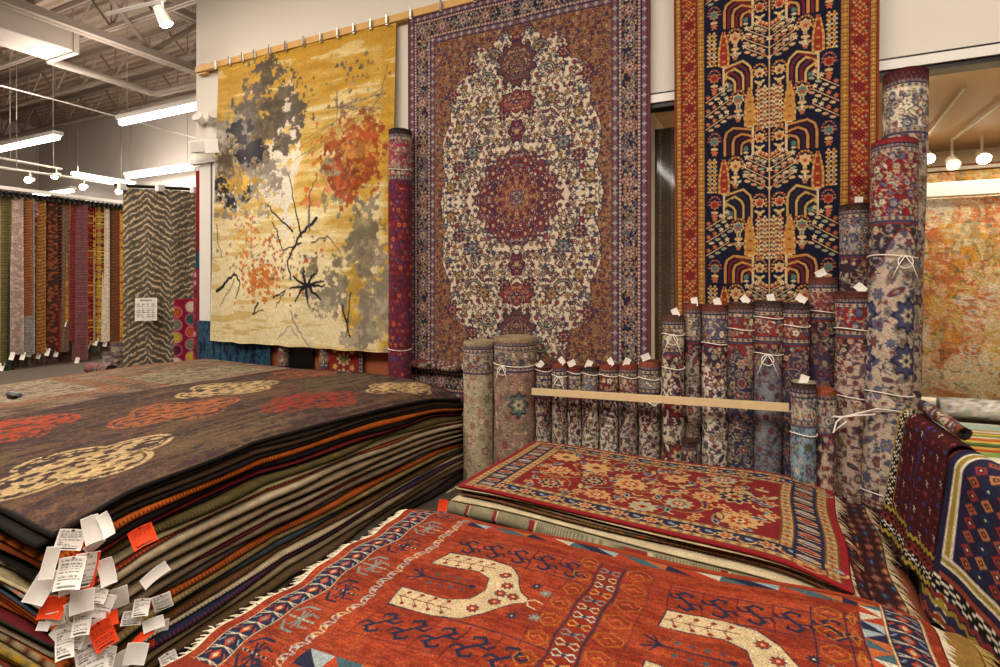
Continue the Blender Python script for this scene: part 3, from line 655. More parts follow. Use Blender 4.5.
# --- navy tree rug with red border
def paint_trees():
    w, h = .62, 3.1; c = Can(w, h, 420, '#171a2e'); rng = np.random.RandomState(5)
    GO = '#c38a35'; PG = '#c9a06a'; OR = '#b0542a'; RD = '#8e2820'; TE = '#4b7069'; CR = '#c8b083'; px = .0178/2*1.0
    X0 = w                       # axis
    q = 1/113.0                  # one photograph pixel on the rug, m (field half width 68 px ~ .42 m => tuned below)
    q = .42/68
    qx, qy = .0061, .0068
    def T(x, y): return (X0+x*qx, y*qy)
    def lf(x, y, a=0, s=1.0, col=None):
        X_, Y_ = T(x, y); c.ell(X_, Y_, 4.6*qx*s, 2.3*qy*s, '#231d2c', a); c.ell(X_, Y_, 3.9*qx*s, 1.7*qy*s, col or (PG, CR, '#b98a62', '#8f9274')[rng.randint(4)], a)
    def st(x, y, r, n, d, col): X_, Y_ = T(x, y); c.star(X_, Y_, r*qx, n, d, col, PI/2)
    def ln(P, wd, col): c.line([T(*p) for p in P], wd*qx, col)
    def cyp(x, y0, y1, col, c2):
        n = 12
        for k in range(n):
            t = k/(n-1); hw = .8+4.4*math.sin(PI*min(1, t*.60+.02)); yy = y0+(y1-y0)*t; h2 = (y1-y0)/n*.55
            c.rect(*T(x-hw-1, yy-h2), *T(x+hw+1, yy+h2), '#c99a4a' if k % 2 else '#a8703a'); c.rect(*T(x-hw*.75, yy-h2), *T(x+hw*.75, yy+h2), col)
            if k % 3 == 1: c.rect(*T(x-hw*.4, yy-1), *T(x+hw*.4, yy+1), c2)
        c.rect(*T(x-3, y1+1), *T(x+3, y1+3), PG)
    def vas(x, y, col):
        for k in range(11):
            an = PI+(k-1)*PI/8; st(x+8*math.cos(an), y+8.5*math.sin(an), 1.3, 4, .2, '#b5603a' if k % 2 else GO)
        st(x, y, 6, 7, .14, PG); st(x, y, 4.4, 7, .16, col); st(x, y+1, 2, 5, .2, '#a4482e')
        c.rect(*T(x-2, y+4), *T(x+2, y+12), PG); c.rect(*T(x-1, y+5), *T(x+1, y+11), col); lf(x, y+12, 0, 1.1, PG); st(x, y+17, 3.4, 5, .3, CR); lf(x-4, y+17, .5, .7); lf(x+4, y+17, -.5, .7); st(x, y+21.5, 2.2, 5, .3, '#b5603a')
    def wil(y, flip, a, b):
        xi, xo = -18, -46
        if flip: xi, xo = xo, xi
        s = 1 if xi > xo else -1          # trunk at xo, bend at xi
        for k in range(6):
            t = k*2.7; col = a if k % 2 == 0 else b
            xe = xi-s*t*1.6
            P = [(xo, y+3+t*1.25), (xe-s*9, y+t*1.25-(2 if not flip else 0)), (xe-s*2, y+4+t*1.1), (xe, y+10+t*.9), (xe, y+27)]
            ln(P, 2.5 if k % 2 == 0 else 2.8, col)
        c.rect(*T(min(xo, xo-s*2.2), y-4), *T(max(xo, xo-s*2.2), y+29), CR)
        st(xo+s*6, y+22, 2.6, 6, .2, TE); lf(xo+s*6, y+26, 0, .7, CR)
    for k in range(8):
        y0 = k*65.4-24.8; yw = y0+35
        a, b = (('#b9934a', '#2a2030'), ('#c0803a', '#6a1f24'), ('#c39a52', '#6a1f24'), ('#b5773a', '#3a1a24'))[k % 4]
        wil(yw, k % 2 == 1, a, b)
        for kk in range(11):
            an = PI+(kk-1)*PI/8; st(-10+7*math.cos(an), yw+12+8.5*math.sin(an), 1.2, 4, .2, '#b5603a' if kk % 2 else GO)
        st(-10, yw+12, 5.2, 7, .15, CR); st(-10, yw+12, 4, 7, .15, ('#c08040', '#b04a28', '#c39a62')[k % 3]); st(-10, yw+13, 1.8, 5, .2, '#7a2a24'); lf(-13, yw+21, .6, .7, CR); lf(-7, yw+21, -.6, .7, CR); st(-10, yw+23, 2.4, 5, .3, '#c9a25a')
        for kk in range(9): an = PI+kk*PI/8; st(-57+6.5*math.cos(an), yw+12+8.5*math.sin(an), 1.1, 4, .2, '#b5603a' if kk % 2 else '#8a4a5a')
        st(-57, yw+12, 5, 8, .15, '#b5704a'); st(-57, yw+12, 3.6, 8, .15, TE if k % 2 else RD); lf(-57, yw+20, 0, 1.0, PG); st(-57, yw+24, 3, 5, .3, '#b5603a')
        if k % 2 == 0:
            for s, (yb, L_) in enumerate(((33, 24), (24, 25), (14, 22), (5, 12))):
                ln([(0, y0+yb), (-L_, y0+yb-L_*.52)], 1.1, PG)
                for t in (.30, .58, .86):
                    x = -L_*t; yy = y0+yb-L_*.52*t; lf(x-2, yy+2.6, .15, .85); st(x+.5, yy-3.4, 2.3, 5, .3, '#b5603a' if s % 2 else '#b98a62'); st(x+.5, yy-4.6, 1.1, 4, .3, CR)
                st(-L_-1, y0+yb-L_*.52-2, 2.4, 5, .35, CR)
            cyp(-47, y0+2, y0+34, '#8f2c26', '#c07a3a'); vas(-35, y0+8, (PG, '#b98a62')[k//2 % 2])
            for j in range(8):
                for x in (-62, -57):
                    st(x, y0+2+j*4.4, 2.3, 3, .4, (PG, GO, CR)[(j+x) % 3]); st(x, y0+2+j*4.4, .9, 3, .2, '#4a2a2a')
            st(0, y0+14, 3, 6, .25, CR); st(-6, y0+30, 2.2, 6, .2, '#b5603a')
        else:
            for j in range(10):
                for x in (-4.5, -11):
                    st(x, y0-2+j*4.2, 2.7, 3, .4, (PG, '#c07a4a', CR)[(j+int(x)) % 3]); st(x, y0-2+j*4.2, 1.0, 3, .2, '#4a2030')
                ln([(-7.7, y0-3+j*4.2), (-7.7, y0-1+j*4.2)], .8, PG)
            cyp(-20, y0-3, y0+33, '#b57f38', '#8e4a28'); vas(-32, y0+6, TE)
            for yb in (34, 20, 6):
                ln([(-66, y0+yb), (-42, y0+yb-14)], 1.1, PG)
                for t in (.12, .40, .68, .94):
                    x = -66+24*t; yy = y0+yb-14*t; lf(x+2.5, yy+2.6, -.2, .8); st(x-.5, yy-3.4, 2.2, 5, .3, '#b5603a' if t < .6 else CR)
        ln([(-.4, y0), (-.4, y0+66)], 1.4, PG); st(0, yw-2, 2, 6, .2, CR)
    # borders: gold serrated guard, red main, gold guard
    m = h; fx = w-.41
    c.rect(0, 0, fx, m, '#b07a2c')
    def gg(x0, x1):
        c.rect(x0, 0, x1, m, '#a5762e'); n = int(m/.026)
        for i in range(n):
            y = (i+.5)*.026; xm = (x0+x1)/2; c.line([(x0+.006, y), (xm, y+.008*(1 if i % 2 else -1)), (x1-.006, y)], .006, '#7c3a1e'); c.ell(xm, y+.012, .005, .005, '#d4a858')
        c.rect(x0, 0, x0+.005, m, '#3c2430'); c.rect(x1-.005, 0, x1, m, '#3c2430')
    gg(fx-.052, fx); gg(.012, .05); c.rect(0, 0, .012, m, '#8a3a20')
    c.rect(.05, 0, fx-.052, m, '#85291c'); xm = (.05+fx-.052)/2
    for i in range(int(m/.075)+1):
        y = i*.075+.03; k = i % 4
        if k == 0:
            c.poly([(xm, y-.036), (xm+.036, y), (xm, y+.036), (xm-.036, y)], '#5a1420')
            for a in range(-2, 3):
                for b in range(-2, 3):
                    if abs(a)+abs(b) < 3 and (a+b) % 2 == 0: c.ell(xm+a*.011, y+b*.011, .004, .004, '#a8482c')
        elif k == 2:
            for a in range(-2, 3):
                for b in range(-2, 3):
                    if abs(a)+abs(b) < 4 and (a+b) % 2 == 0: c.rect(xm+a*.011-.005, y+b*.011-.005, xm+a*.011+.005, y+b*.011+.005, '#c08a3a')
        else:
            c.star(xm, y, .021, 4, .45, '#b08446'); c.ell(xm, y, .01, .01, '#7a241c'); c.ell(xm-.03, y+.02, .01, .006, '#6a7a58'); c.ell(xm+.03, y-.02, .01, .006, '#c08a5a')
        for s in (-1, 1):
            c.star(xm+s*.036, y+.036, .007, 4, .4, '#b5803a' if i % 2 else '#7d8a6a'); c.star(xm+s*.040, y+.004, .008, 5, .4, '#5a1a24' if i % 2 else '#b0703a'); c.star(xm+s*.018, y+.040, .006, 4, .4, '#c0905a')
    full = Can(2*w, h, 420, '#000000'); full.a = np.concatenate([c.a, c.a[:, ::-1]], 1); full.H, full.W = full.a.shape[:2]
    return full
tc_ = paint_trees()
o = rug('hanging_rug', tc_, hang(-.69, .57, .98, 4.08, WY-.13, .012, 4, taper=.03, seed=3), .010, 420, 860, M_RUG, edge='#7a3418', back='#4a3030')
tag(o, 'narrow navy rug with rows of trees inside a red and gold border', 'rug', 'rugs hung on the wall')

# --- rod and clips
RODY = WY-.05; RZ = 4.10
g = empty('curtain_rod', (-6.13, WY-.06, RZ), 'long pine batten the wall rugs hang from', 'rod')
MB().box(0, 6.9, -.02, .02, -.035, .035, .004).build('batten', M_WOOD, g)
MB().box(.02, .16, .0, .06, -.06, .06, .004).build('end_bracket', M_WOOD, g)
def clip(x, z, label):
    g = empty('metal_clip', (x, WY-.085, z), label, 'clip', 'silver clips along the rod')
    MB().box(-.016, .016, -.012, .0, -.05, .02, .003).build('jaw', M_CLIP, g)
    MB().box(-.012, .012, -.02, -.012, -.035, .055, .003).build('lever', M_CLIP, g)
xs_y = [pix(p, q, Y=WY-.06)[0] for p, q in ((218, 0), (232, 0), (245, 0), (257, 0), (272, 0), (288, 0), (306, 0), (323, 0), (340, 0), (356, 0), (373, 0), (389, 0))]
for i, x in enumerate(xs_y): clip(x, RZ-.01, f'small silver clip at the top of the gold abstract rug, {ORD[i]} from its left corner')
for i, p in enumerate((413, 443, 477, 510, 545, 580, 615, 648)): clip(pix(p, 0, Y=WY-.06)[0], RZ-.01, f'small silver clip at the top of the cream medallion rug, {ORD[i]} from its left corner')

# --- rugs seen through the window
c = Can(.5, 2.1, 200, '#5e5644'); rng = np.random.RandomState(8)
for x in (.03, .12, .30, .42): guard(c, x, 0, x+.03, 2.1, '#6b604a', '#948466', .03, '#3f3a30')
for i in range(22):
    y = .05+i*.1; c.poly([(.20, y-.045), (.245, y), (.20, y+.045), (.155, y)], '#8b7d62'); c.poly([(.20, y-.028), (.23, y), (.20, y+.028), (.17, y)], '#4e4636')
fn0 = hang(-.93, -.40, .55, 2.88, WY+.42, .01, 2)
o = rug('hanging_rug', c, fn0, .012, 90, 260, M_RUG); tag(o, 'dull olive brown patterned runner hanging behind the glass left of the navy tree rug', 'rug', 'rugs behind the window')
def paint_abs(seed=4, w=2.6, h=1.7):
    c = Can(w, h, 190, '#d6c296'); H, W = c.H, c.W; X, Y = c.grid()
    a = fbm(H, W, 7, seed, 4); b = fbm(H, W, 60, seed+1, 3, 2.2); d = fbm(H, W, 60, seed+2, 3, .4); e = fbm(H, W, 9, seed+3, 4); f = fbm(H, W, 8, seed+5, 4)
    s = a*.55+(b+d)*.25; c.mask(s > .52, '#cf8250', .6); c.mask(s > .57, '#c05c2c', .7); c.mask((e > .50) & (b > .45), '#e3dcc6', .8); c.mask((e < .40) & (d > .5), '#8f9a7c', .6)
    c.mask((f > .60) & (b > .5), '#d6a032', .7); c.mask((f < .34) & (d < .5), '#7f9ba2', .7); c.mask((b > .62) & (d > .5), '#5b5a48', .6); c.mask((d > .64), '#e2caa0', .6)
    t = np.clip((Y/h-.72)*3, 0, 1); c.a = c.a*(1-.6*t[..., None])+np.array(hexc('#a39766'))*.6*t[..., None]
    return c
ac = paint_abs()
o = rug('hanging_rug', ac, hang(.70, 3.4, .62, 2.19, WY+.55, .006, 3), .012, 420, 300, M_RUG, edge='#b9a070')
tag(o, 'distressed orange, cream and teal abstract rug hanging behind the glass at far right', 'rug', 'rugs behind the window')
MBo = MB().box(.62, 3.6, WY+.50, WY+.56, 2.20, 2.30, .006).build('display_rail', M_TRIM); tag(MBo, 'white horizontal rail above the orange abstract rug behind the glass', 'rail')
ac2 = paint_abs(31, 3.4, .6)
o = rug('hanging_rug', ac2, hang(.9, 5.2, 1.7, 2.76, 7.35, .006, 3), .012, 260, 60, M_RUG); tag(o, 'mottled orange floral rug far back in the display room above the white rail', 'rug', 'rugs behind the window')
MBo = MB().tube([(.9, 7.3, 2.79), (5.2, 7.3, 2.79)], .02, 8).build('hanging_bar', M_TRIM)
tag(MBo, 'thin white bar the farthest mottled rug hangs from', 'bar')

# ================================================================== rolled rugs
SPIR = 10
def roll(x, y, R, H, can, label, m=M_RUG, lean=(0, 0), rope=None, z0=0.0, seam=2.2, capcol='#4a3d36', nx=84, ny=300, group='rolled rugs standing along the wall', bulge=0.0, cattag=True, name='rolled_rug', phase=-2.0, base=None, tagc=None, bow=False, base_pt=None):
    g = empty(name, (x, y, z0), label, 'rolled rug', group)
    if abs(lean[0])+abs(lean[1]) > 0: g.rotation_euler = (lean[1], lean[0], 0)
    th = np.linspace(0, 2*PI, nx+1); v = np.linspace(0, 1, ny)
    cs = can.sample(nx+1, ny).reshape(ny, nx+1, 3)
    T, Vv = np.meshgrid(th, v)
    rr = R*(1-.045*((T-seam) % (2*PI))/(2*PI))
    z = H*(1-Vv); pin = 1.0+bulge*np.sin(Vv*PI*3)
    for rz in (rope or []): pin = pin-.05*np.exp(-((z-rz)/.03)**2)
    rr = rr*pin+.0025*np.sin(T*3+Vv*14)
    Xs = rr*np.cos(T+phase); Ys = rr*np.sin(T+phase); n = (nx+1)*ny; idx = np.arange(n).reshape(ny, nx+1)
    V = [np.stack([Xs, Ys, z], -1).reshape(-1, 3)]; C = [cs.reshape(-1, 3)]
    F = [np.stack([idx[:-1, :-1], idx[1:, :-1], idx[1:, 1:], idx[:-1, 1:]], -1).reshape(-1, 4)]
    # wound end: a ridged spiral
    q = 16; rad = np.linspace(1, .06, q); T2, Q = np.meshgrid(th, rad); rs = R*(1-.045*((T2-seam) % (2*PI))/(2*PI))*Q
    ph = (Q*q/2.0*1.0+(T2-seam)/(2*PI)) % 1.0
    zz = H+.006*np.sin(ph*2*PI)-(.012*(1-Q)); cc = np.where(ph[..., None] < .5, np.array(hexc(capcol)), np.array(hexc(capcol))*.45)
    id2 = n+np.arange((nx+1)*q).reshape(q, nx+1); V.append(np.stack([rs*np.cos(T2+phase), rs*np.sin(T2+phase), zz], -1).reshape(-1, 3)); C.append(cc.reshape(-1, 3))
    F.append(np.stack([id2[:-1, :-1], id2[:-1, 1:], id2[1:, 1:], id2[1:, :-1]], -1)[:, :, ::-1].reshape(-1, 4))
    F.append(np.stack([id2[0, :-1], idx[0, :-1], idx[0, 1:], id2[0, 1:]], -1).reshape(-1, 4))
    n2 = n+(nx+1)*q; b = np.arange(nx+1); V.append(np.stack([Xs[-1]*.1, Ys[-1]*.1, 0*Xs[-1]], -1)); C.append(np.tile(cs[-1].mean(0)*.6, (nx+1, 1)))
    F.append(np.stack([idx[-1, :-1], n2+b[:-1], n2+b[1:], idx[-1, 1:]], -1).reshape(-1, 4))
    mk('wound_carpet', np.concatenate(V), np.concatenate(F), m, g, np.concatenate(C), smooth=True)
    r_ = random.Random(int(abs(x*1000)))
    for rz in (rope or []):
        pts = [(math.cos(t)*(R*.99+.003), math.sin(t)*(R*.99+.003), rz+.006*math.sin(2*t)) for t in np.linspace(0, 2*PI, 25)]
        s = MB().tube(pts, .0035, 6)
        if bow and rz == rope[0]:
            a = r_.uniform(-1.9, -1.2); bx, by = math.cos(a)*(R+.006), math.sin(a)*(R+.006)
            for sg in (-1, 1):
                lp = [(bx+sg*.035*math.sin(t)*1.0, by-.012*abs(math.sin(t)), rz-.035*(1-math.cos(t))) for t in np.linspace(0, 2*PI, 14)]
                s.tube(lp, .003, 5)
                s.tube([(bx, by, rz), (bx+sg*.03, by-.016, rz-.05), (bx+sg*.06, by-.012, rz-.13)], .003, 5)
        s.build('string', M_ROPE, g, smooth=True)
    if tagc:
        price_tag(g, (0.01, -R*.55, H+.045), .045, .06, r_.uniform(-.3, .6), r_.uniform(-1.2, 1.2), .4, name='price_tag', printed=False)
    return g
def roll_can(R, H, seed, field=CREAM, border='#7c2a2c', top='#3c2a28', vine='#3f3040', pal=None, leaf=None, bw=.13, sc=1.0, reps=1, bt=.0, topw=.035, med=None, dot=0, span=.22, sp_col='#3c2c3a', botb=0):
    Wd = 2*PI*R; c = Can(Wd, H, 380, field); rng = np.random.RandomState(seed)
    pal = P_(*(pal or ('#6f3034', '#5a5456', '#8c6c4a', '#5a2c38', '#9c8464', '#3e3a48', '#7a3e3a'))); leaf = P_(*(leaf or ('#3c4a5c', '#7a3a38', '#4b4a58')))
    flora(c, 0, 0, Wd, H, .070*sc, pal, vine, leaf, rng, rs=.36, wd=.0078, halo=np.array(hexc(field)))
    if med:
        for yy in med[1:]:
            for k in range(3):
                x = (k+.5)*Wd/3; c.star(x, yy, .075, 8, .18, '#22243c', sy=1.2); c.star(x, yy, .062, 8, .18, med[0], sy=1.2); c.star(x, yy, .035, 6, .3, '#c9b48c'); c.ell(x, yy, .015, .015, '#3b3350')
    if dot:
        for q in (.03, .30, .62): c.ell(Wd*q+.01, H-dot, .030, .022, '#b58a34', .6); c.ell(Wd*q+.02, H-dot+.01, .022, .018, '#1f5a38', .6); c.ell(Wd*q-.02, H-dot-.02, .016, .008, '#8a2c2c', .4)
    y = 0; c.rect(0, 0, Wd, topw, top); 
    for i in range(int(Wd/.03)): c.line([(i*.03, topw), (i*.03+.015, topw*.4), (i*.03+.03, topw)], .004, '#6a5040')
    y = topw; guard(c, 0, y, Wd, y+.022, '#8f8172', '#4a3050', .022, '#2a2440'); y += .022
    guard(c, 0, y, Wd, y+.03, '#b6a689', '#6a2c34', .035, '#2a2440', '#39405e'); y += .03
    c.rect(0, y, Wd, y+bw, border); dark = sum(hexc(border)) > 1.6
    flora(c, 0, y, Wd, y+bw, min(bw*.5, .055), P_('#b79c78', '#9c5a4a', '#5d6078', '#d0c0a2'), '#221f34', P_('#b0946a', '#5d6a80'), rng, vine=np.array(hexc('#3a3350' if dark else '#bda585')), rs=.42, wd=.007)
    y += bw; guard(c, 0, y, Wd, y+.028, '#a6957c', '#6a2c34', .035, '#2a2440', '#39405e'); y += .028; c.rect(0, y, Wd, y+.012, '#46405a'); y += .012
    if span:
        Xg, Yg = c.grid(); ph = rng.rand()*6
        m = (Yg > y) & (Yg < y+span*(.55+.45*np.cos(Xg/Wd*4*PI+ph)*1.0)); t = Can(Wd, H, 380, sp_col)
        flora(t, 0, y, Wd, y+span, .06*sc, P_('#b79c78', '#9c5a4a', '#7d7a80', '#c0ac8a'), '#221f34', P_('#b0946a', '#6a6a70'), rng, vine=np.array(hexc('#a88f72')), rs=.36, wd=.007)
        c.a[m] = t.a[m]; e = m ^ np.roll(m, 4, 0); c.a[e & (Yg > y)] = hexc('#7e2a2a')
    if botb:
        c.rect(0, H-botb, Wd, H, '#4a2028'); flora(c, 0, H-botb, Wd, H, .06, P_('#8c6a50', '#3a3a50', '#8a3434'), '#221f34', P_('#8c6a50'), rng, vine=np.array(hexc('#8c7058')), rs=.36, wd=.007); guard(c, 0, H-botb-.05, Wd, H-botb, '#a6957c', '#6a2c34', .035, '#2a2440')
    return c
def place(px, py_, Y, wpx, seed, label, **k):
    """stand a roll on the floor so that its centre column and top match the photograph"""
    x, y, z = pix(px, py_, Y=Y); dep = Y*560/(560*FY+(px-500)*RY)*1.0
    dist = (x*FX+y*FY); R = wpx*dist/560/2*.97
    ck = {q: k.pop(q) for q in list(k) if q in ('field', 'border', 'top', 'vine', 'pal', 'leaf', 'bw', 'sc', 'topw', 'med', 'dot', 'span', 'sp_col', 'botb')}
    can = roll_can(R, z, seed, **ck)
    return roll(x, Y, R, z, can, label, **k)
# narrow cream-field rolls behind the wooden bar
specs = [(543.5, 367, 17, '#5b2b26', '#4c4258', 'narrow'), (560, 363, 17, '#8d4030', '#8c8272', ''), (575, 367, 15, '#7a2f28', '#5d5060', ''), (590.5, 366, 17.5, '#2e2a2a', '#6a6f80', ''),
         (609, 364, 20, '#8c3a2a', '#7a2a2c', ''), (628.5, 364, 19.5, '#8c3a2a', '#8a3a38', ''), (649.5, 361, 22, '#9a4a34', '#7d7a80', '')]
lb = ['shortest rolled rug right beside the fat rose-coloured roll', 'cream floral roll with string bow, second in the low row behind the bar', 'slim maroon-topped roll, third in the low row behind the bar', 'dark-capped cream floral roll, fourth in the low row behind the bar',
      'red-banded cream floral roll, fifth in the low row behind the bar', 'roll with faded red band, sixth in the low row behind the bar', 'widest roll of the low row, just left of the taller rolls']
for i, (px, tp, wd, cap, bd, _) in enumerate(specs):
    place(px, tp, 4.02, wd, 100+i, lb[i], top=cap, border=bd, capcol='#6a3a30', rope=[.93-.0*i] if i != 1 else [.90], bow=i in (1,), tagc=True, ny=240, field=['#b7a895', '#b5a58c', '#c9bba4', '#cfc2ac', '#d3c6b2', '#b0a08c', '#c2b39c'][i], sc=.8, bw=.10)
specs = [(673, 315, 3.98, 22, '#5b3b30', '#c2b290', 'roll with cream border and a blue and red medallion, left of the taller rolls', dict(med=('#8a3430', .62, .95), rope=[1.25, 1.02], bow=True, field='#c9bba4')),
         (693, 304, 4.08, 18, '#7a3a30', '#b5a68a', 'slim cream roll with faint blue flowers between two wider rolls', dict(field='#a99a88')),
         (715, 305, 4.00, 26, '#6d2f2c', '#5b5470', 'cream roll with purple scroll border, above the right half of the bar', dict(field='#d3c6b2', rope=[1.2])),
         (741, 303, 4.00, 27, '#4a3028', '#8a3230', 'navy field roll with red band at its top, above the right half of the bar', dict(sp_col='#7e3230', field='#34344a', vine='#b09a80', rope=[1.3])),
         (768, 301, 4.00, 28, '#3a302c', '#8f3336', 'grey-blue roll with a red band and string bow near the end of the bar', dict(field='#777c82', vine='#5a4450', rope=[1.15, 1.38], bow=True)),
         (795, 303, 4.03, 27, '#33292a', '#8f3a34', 'navy and rust roll behind the right end of the bar', dict(field='#403c50', vine='#a88a70', rope=[1.33])),
         (823, 278, 4.12, 27, '#6b342a', '#8a3a38', 'taller purple and red roll behind the small pair in front', dict(field='#453a52', vine='#9a6a60', rope=[1.42])),
         (856, 205, 4.17, 31, '#3a2620', '#9a8f8a', 'tall pale lilac scroll roll with a white tag, just left of the tallest rolls', dict(field='#a2938c', vine='#4a4468', sc=1.1, bw=.2)),
         (853, 292, 3.92, 33, '#5a2a24', '#8f2a28', 'wide roll with a bright red band and cream floral body, beside the tallest rolls', dict(field='#b8a28e', vine='#6a3440', rope=[1.33, .93]))]
for i, (px, tp, Y, wd, cap, bd, l, k) in enumerate(specs):
    place(px, tp, Y, wd, 200+i, l, top=cap, border=bd, capcol='#5a3a30', tagc=True, ny=420, topw=.04, **k)
place(803.5, 382, 3.74, 24, 301, 'short pale blue roll with a green leaf, standing at the end of the bar', dot=.42, span=0, field='#7f9aaa', vine='#54606a', border='#b9ad98', top='#33291f', capcol='#a09a80', rope=[.72], tagc=True, ny=110, pal=('#6a3038', '#c5b089', '#4a5f50', '#8c9aa4'))
place(825.5, 389, 3.78, 20, 302, 'short rust-capped cream roll beside the pale blue one', field='#b9a58c', vine='#6a2f30', border='#a49a8c', top='#9a4a30', capcol='#8a4a34', ny=110)
place(689, 440, 3.80, 16, 303, 'very low reddish brown roll end behind the red flowered rug', field='#6a3a30', vine='#c2a080', border='#4a3230', top='#3a2624', capcol='#4a2f28', ny=70)
# two fat pale rolls at the left
place(479, 341, 4.02, 33, 311, 'fat cream roll with sparse rose sprays beside the big brown stack', span=0, field='#b7a98a', vine='#a28f72', border='#b0a080', top='#a89878', capcol='#a08c6c', sc=1.5, pal=('#a5705a', '#7f7a5c', '#b98f74', '#c4b594', '#8a6a50'), leaf=('#8a8468', '#9c7a60'), bulge=.015, phase=-2.4)
place(515, 337, 3.98, 44, 312, 'fat dusty rose roll with a green medallion and string bow', span=0, field='#9a7468', vine='#6f5a48', border='#a08a70', top='#a28c6c', capcol='#a08c6c', sc=1.0, pal=('#7f3a44', '#b9a37c', '#6a6f58', '#c2ae88', '#8f5a50', '#a5a07c'), leaf=('#8a8468', '#6f5a48', '#b09a78'), rope=[.97], bow=True, bulge=.012, med=('#5f7064', .50))
# tallest leaning pair
def big(px0, py0, px1, py1, Y, wpx, seed, label, **k):
    a = Vector(pix(px0, py0, Y=Y)); b = Vector(pix(px1, py1, Z=0.0)) ; b = Vector((b.x, Y-.15, 0)); b.x = pix(px1, 0, Y=Y-.15)[0]
    d = a-b; H = d.length; R = wpx*(a.x*FX+a.y*FY)/560/2
    ck = {q: k.pop(q) for q in list(k) if q in ('field', 'border', 'top', 'vine', 'pal', 'leaf', 'bw', 'sc', 'topw', 'med', 'dot', 'span', 'sp_col', 'botb')}
    can = roll_can(R, H, seed, **ck)
    return can, R, H, b, d, k, label
def put_big(can, R, H, b, d, k, label):
    g = roll(b.x, b.y, R, H, can, label, ny=520, nx=96, **k)
    g.rotation_mode = 'QUATERNION'; g.rotation_quaternion = Vector((0, 0, 1)).rotation_difference(d.normalized()); return g
A = big(906, 74, 893, 545, 4.20, 39, 401, 'tallest rolled rug, leaning, with a dark red cap and cream cartouche at the top', span=0, field='#b09a84', vine='#4a4858', border='#d2c4aa', top='#4a1a22', bw=.24, sc=1.3, topw=.07, capcol='#5a2a28', rope=[])
put_big(*A)
A = big(895, 143, 884, 545, 3.93, 41, 402, 'tall leaning roll with a bright red flowered top band, in front of the tallest one', botb=.34, span=.3, field='#b5a18c', vine='#4a4a60', border='#8c2028', top='#8e1f28', bw=.36, sc=1.35, topw=.03, capcol='#6a2a28', rope=[1.75, .98, .42], bow=True, pal=('#4e5270', '#6a3038', '#8c7a64', '#5c5f7c', '#7a4440', '#7a6a5a'), med=('#46486a', 1.25, 1.0))
put_big(*A)
# red roll hanging beside the gold rug
g = place(400, 131, 4.16, 24, 350, 'tall dark red and purple geometric roll between the gold and medallion rugs', span=0, field='#74222a', vine='#3a2440', border='#a5324a', top='#241c22', capcol='#2a2226', bw=.32, sc=.9, topw=.05, pal=('#3b2f48', '#b06a4a', '#8f2a36', '#c0562e', '#4a3a6a'), leaf=('#3b2f58', '#a03a3a', '#5a4a7a'), rope=[2.62, 1.0], ny=260)
# ================================================================== stacks of rugs
def lerp(y, pts):
    return np.interp(y, [p[0] for p in pts], [p[1] for p in pts])
def dens(n, p=.55):
    t = np.linspace(-1, 1, n); return .5+.5*np.sign(t)*np.abs(t)**p
def stack_rug(name, label, X0, X1, Y0, Y1, zf, th, can=None, col='#3a2c24', front=None, nx=30, ny=90, m=M_EDGE, group=None, stitch=None, cat='rug', uni=False, left=None, zb=None, name_hint=''):
    """X0,X1 functions of y (edges), Y0 near edge, Y1 far edge as functions of x-fraction; zf(x,y) top height"""
    def fn(U, V, D):
        q = D/th; out = 4*q*(1-q)*.42*th
        y1 = Y1(U) if callable(Y1) else Y1; y0 = Y0(U) if callable(Y0) else Y0
        y = y1+(y0-y1)*V; x = X0(y)+(X1(y)-X0(y))*U
        z = zf(x, y)*(1-q)+q*(zb(x, y)+.0045) if zb is not None else zf(x, y)-D*.94
        x = x+out*(U > .9999)-out*(U < .0001); y = y-out*(V > .9999)+out*(V < .0001)
        return np.stack([x, y, z], -1)
    us = None if uni else dens(nx); vs = None if uni else np.linspace(0, 1, ny)
    if can is None:
        U, V = np.meshgrid(np.linspace(0, 1, nx), vs); c = np.tile(np.array(hexc(col)), (nx*ny, 1)); Vr = V.ravel()
    else: c = can
    cf = np.array(hexc(front or col)); cs = np.array(hexc(col))
    per_n = 2*(nx-1)+2*(ny-1)
    E = np.tile(cs, (per_n, 1)).astype(float); E[:nx-1] = cf; E[nx-1+ny-1:2*(nx-1)+ny-1] = cf
    if left is not None: E[2*(nx-1)+ny-1:] = np.array(hexc(left))
    if stitch is not None:
        k = np.arange(per_n); s = np.array(hexc(stitch)); E[(k % 3 == 0)] = s
        if 'herringbone' in name_hint:
            E[(k % 74) < 9] = hexc('#7a2a26'); E[((k+3) % 74) < 3] = hexc('#b5a888')
    return rug(name, c, fn, th, nx, ny, m, None, edge=E, back=col, us=us, vs=vs)

# ---- big brown stack
BX1 = [(1.0, -2.24), (1.37, -2.37), (2.08, -2.50), (2.8, -2.45), (4.2, -2.42)]
rngL = np.random.RandomState(42)
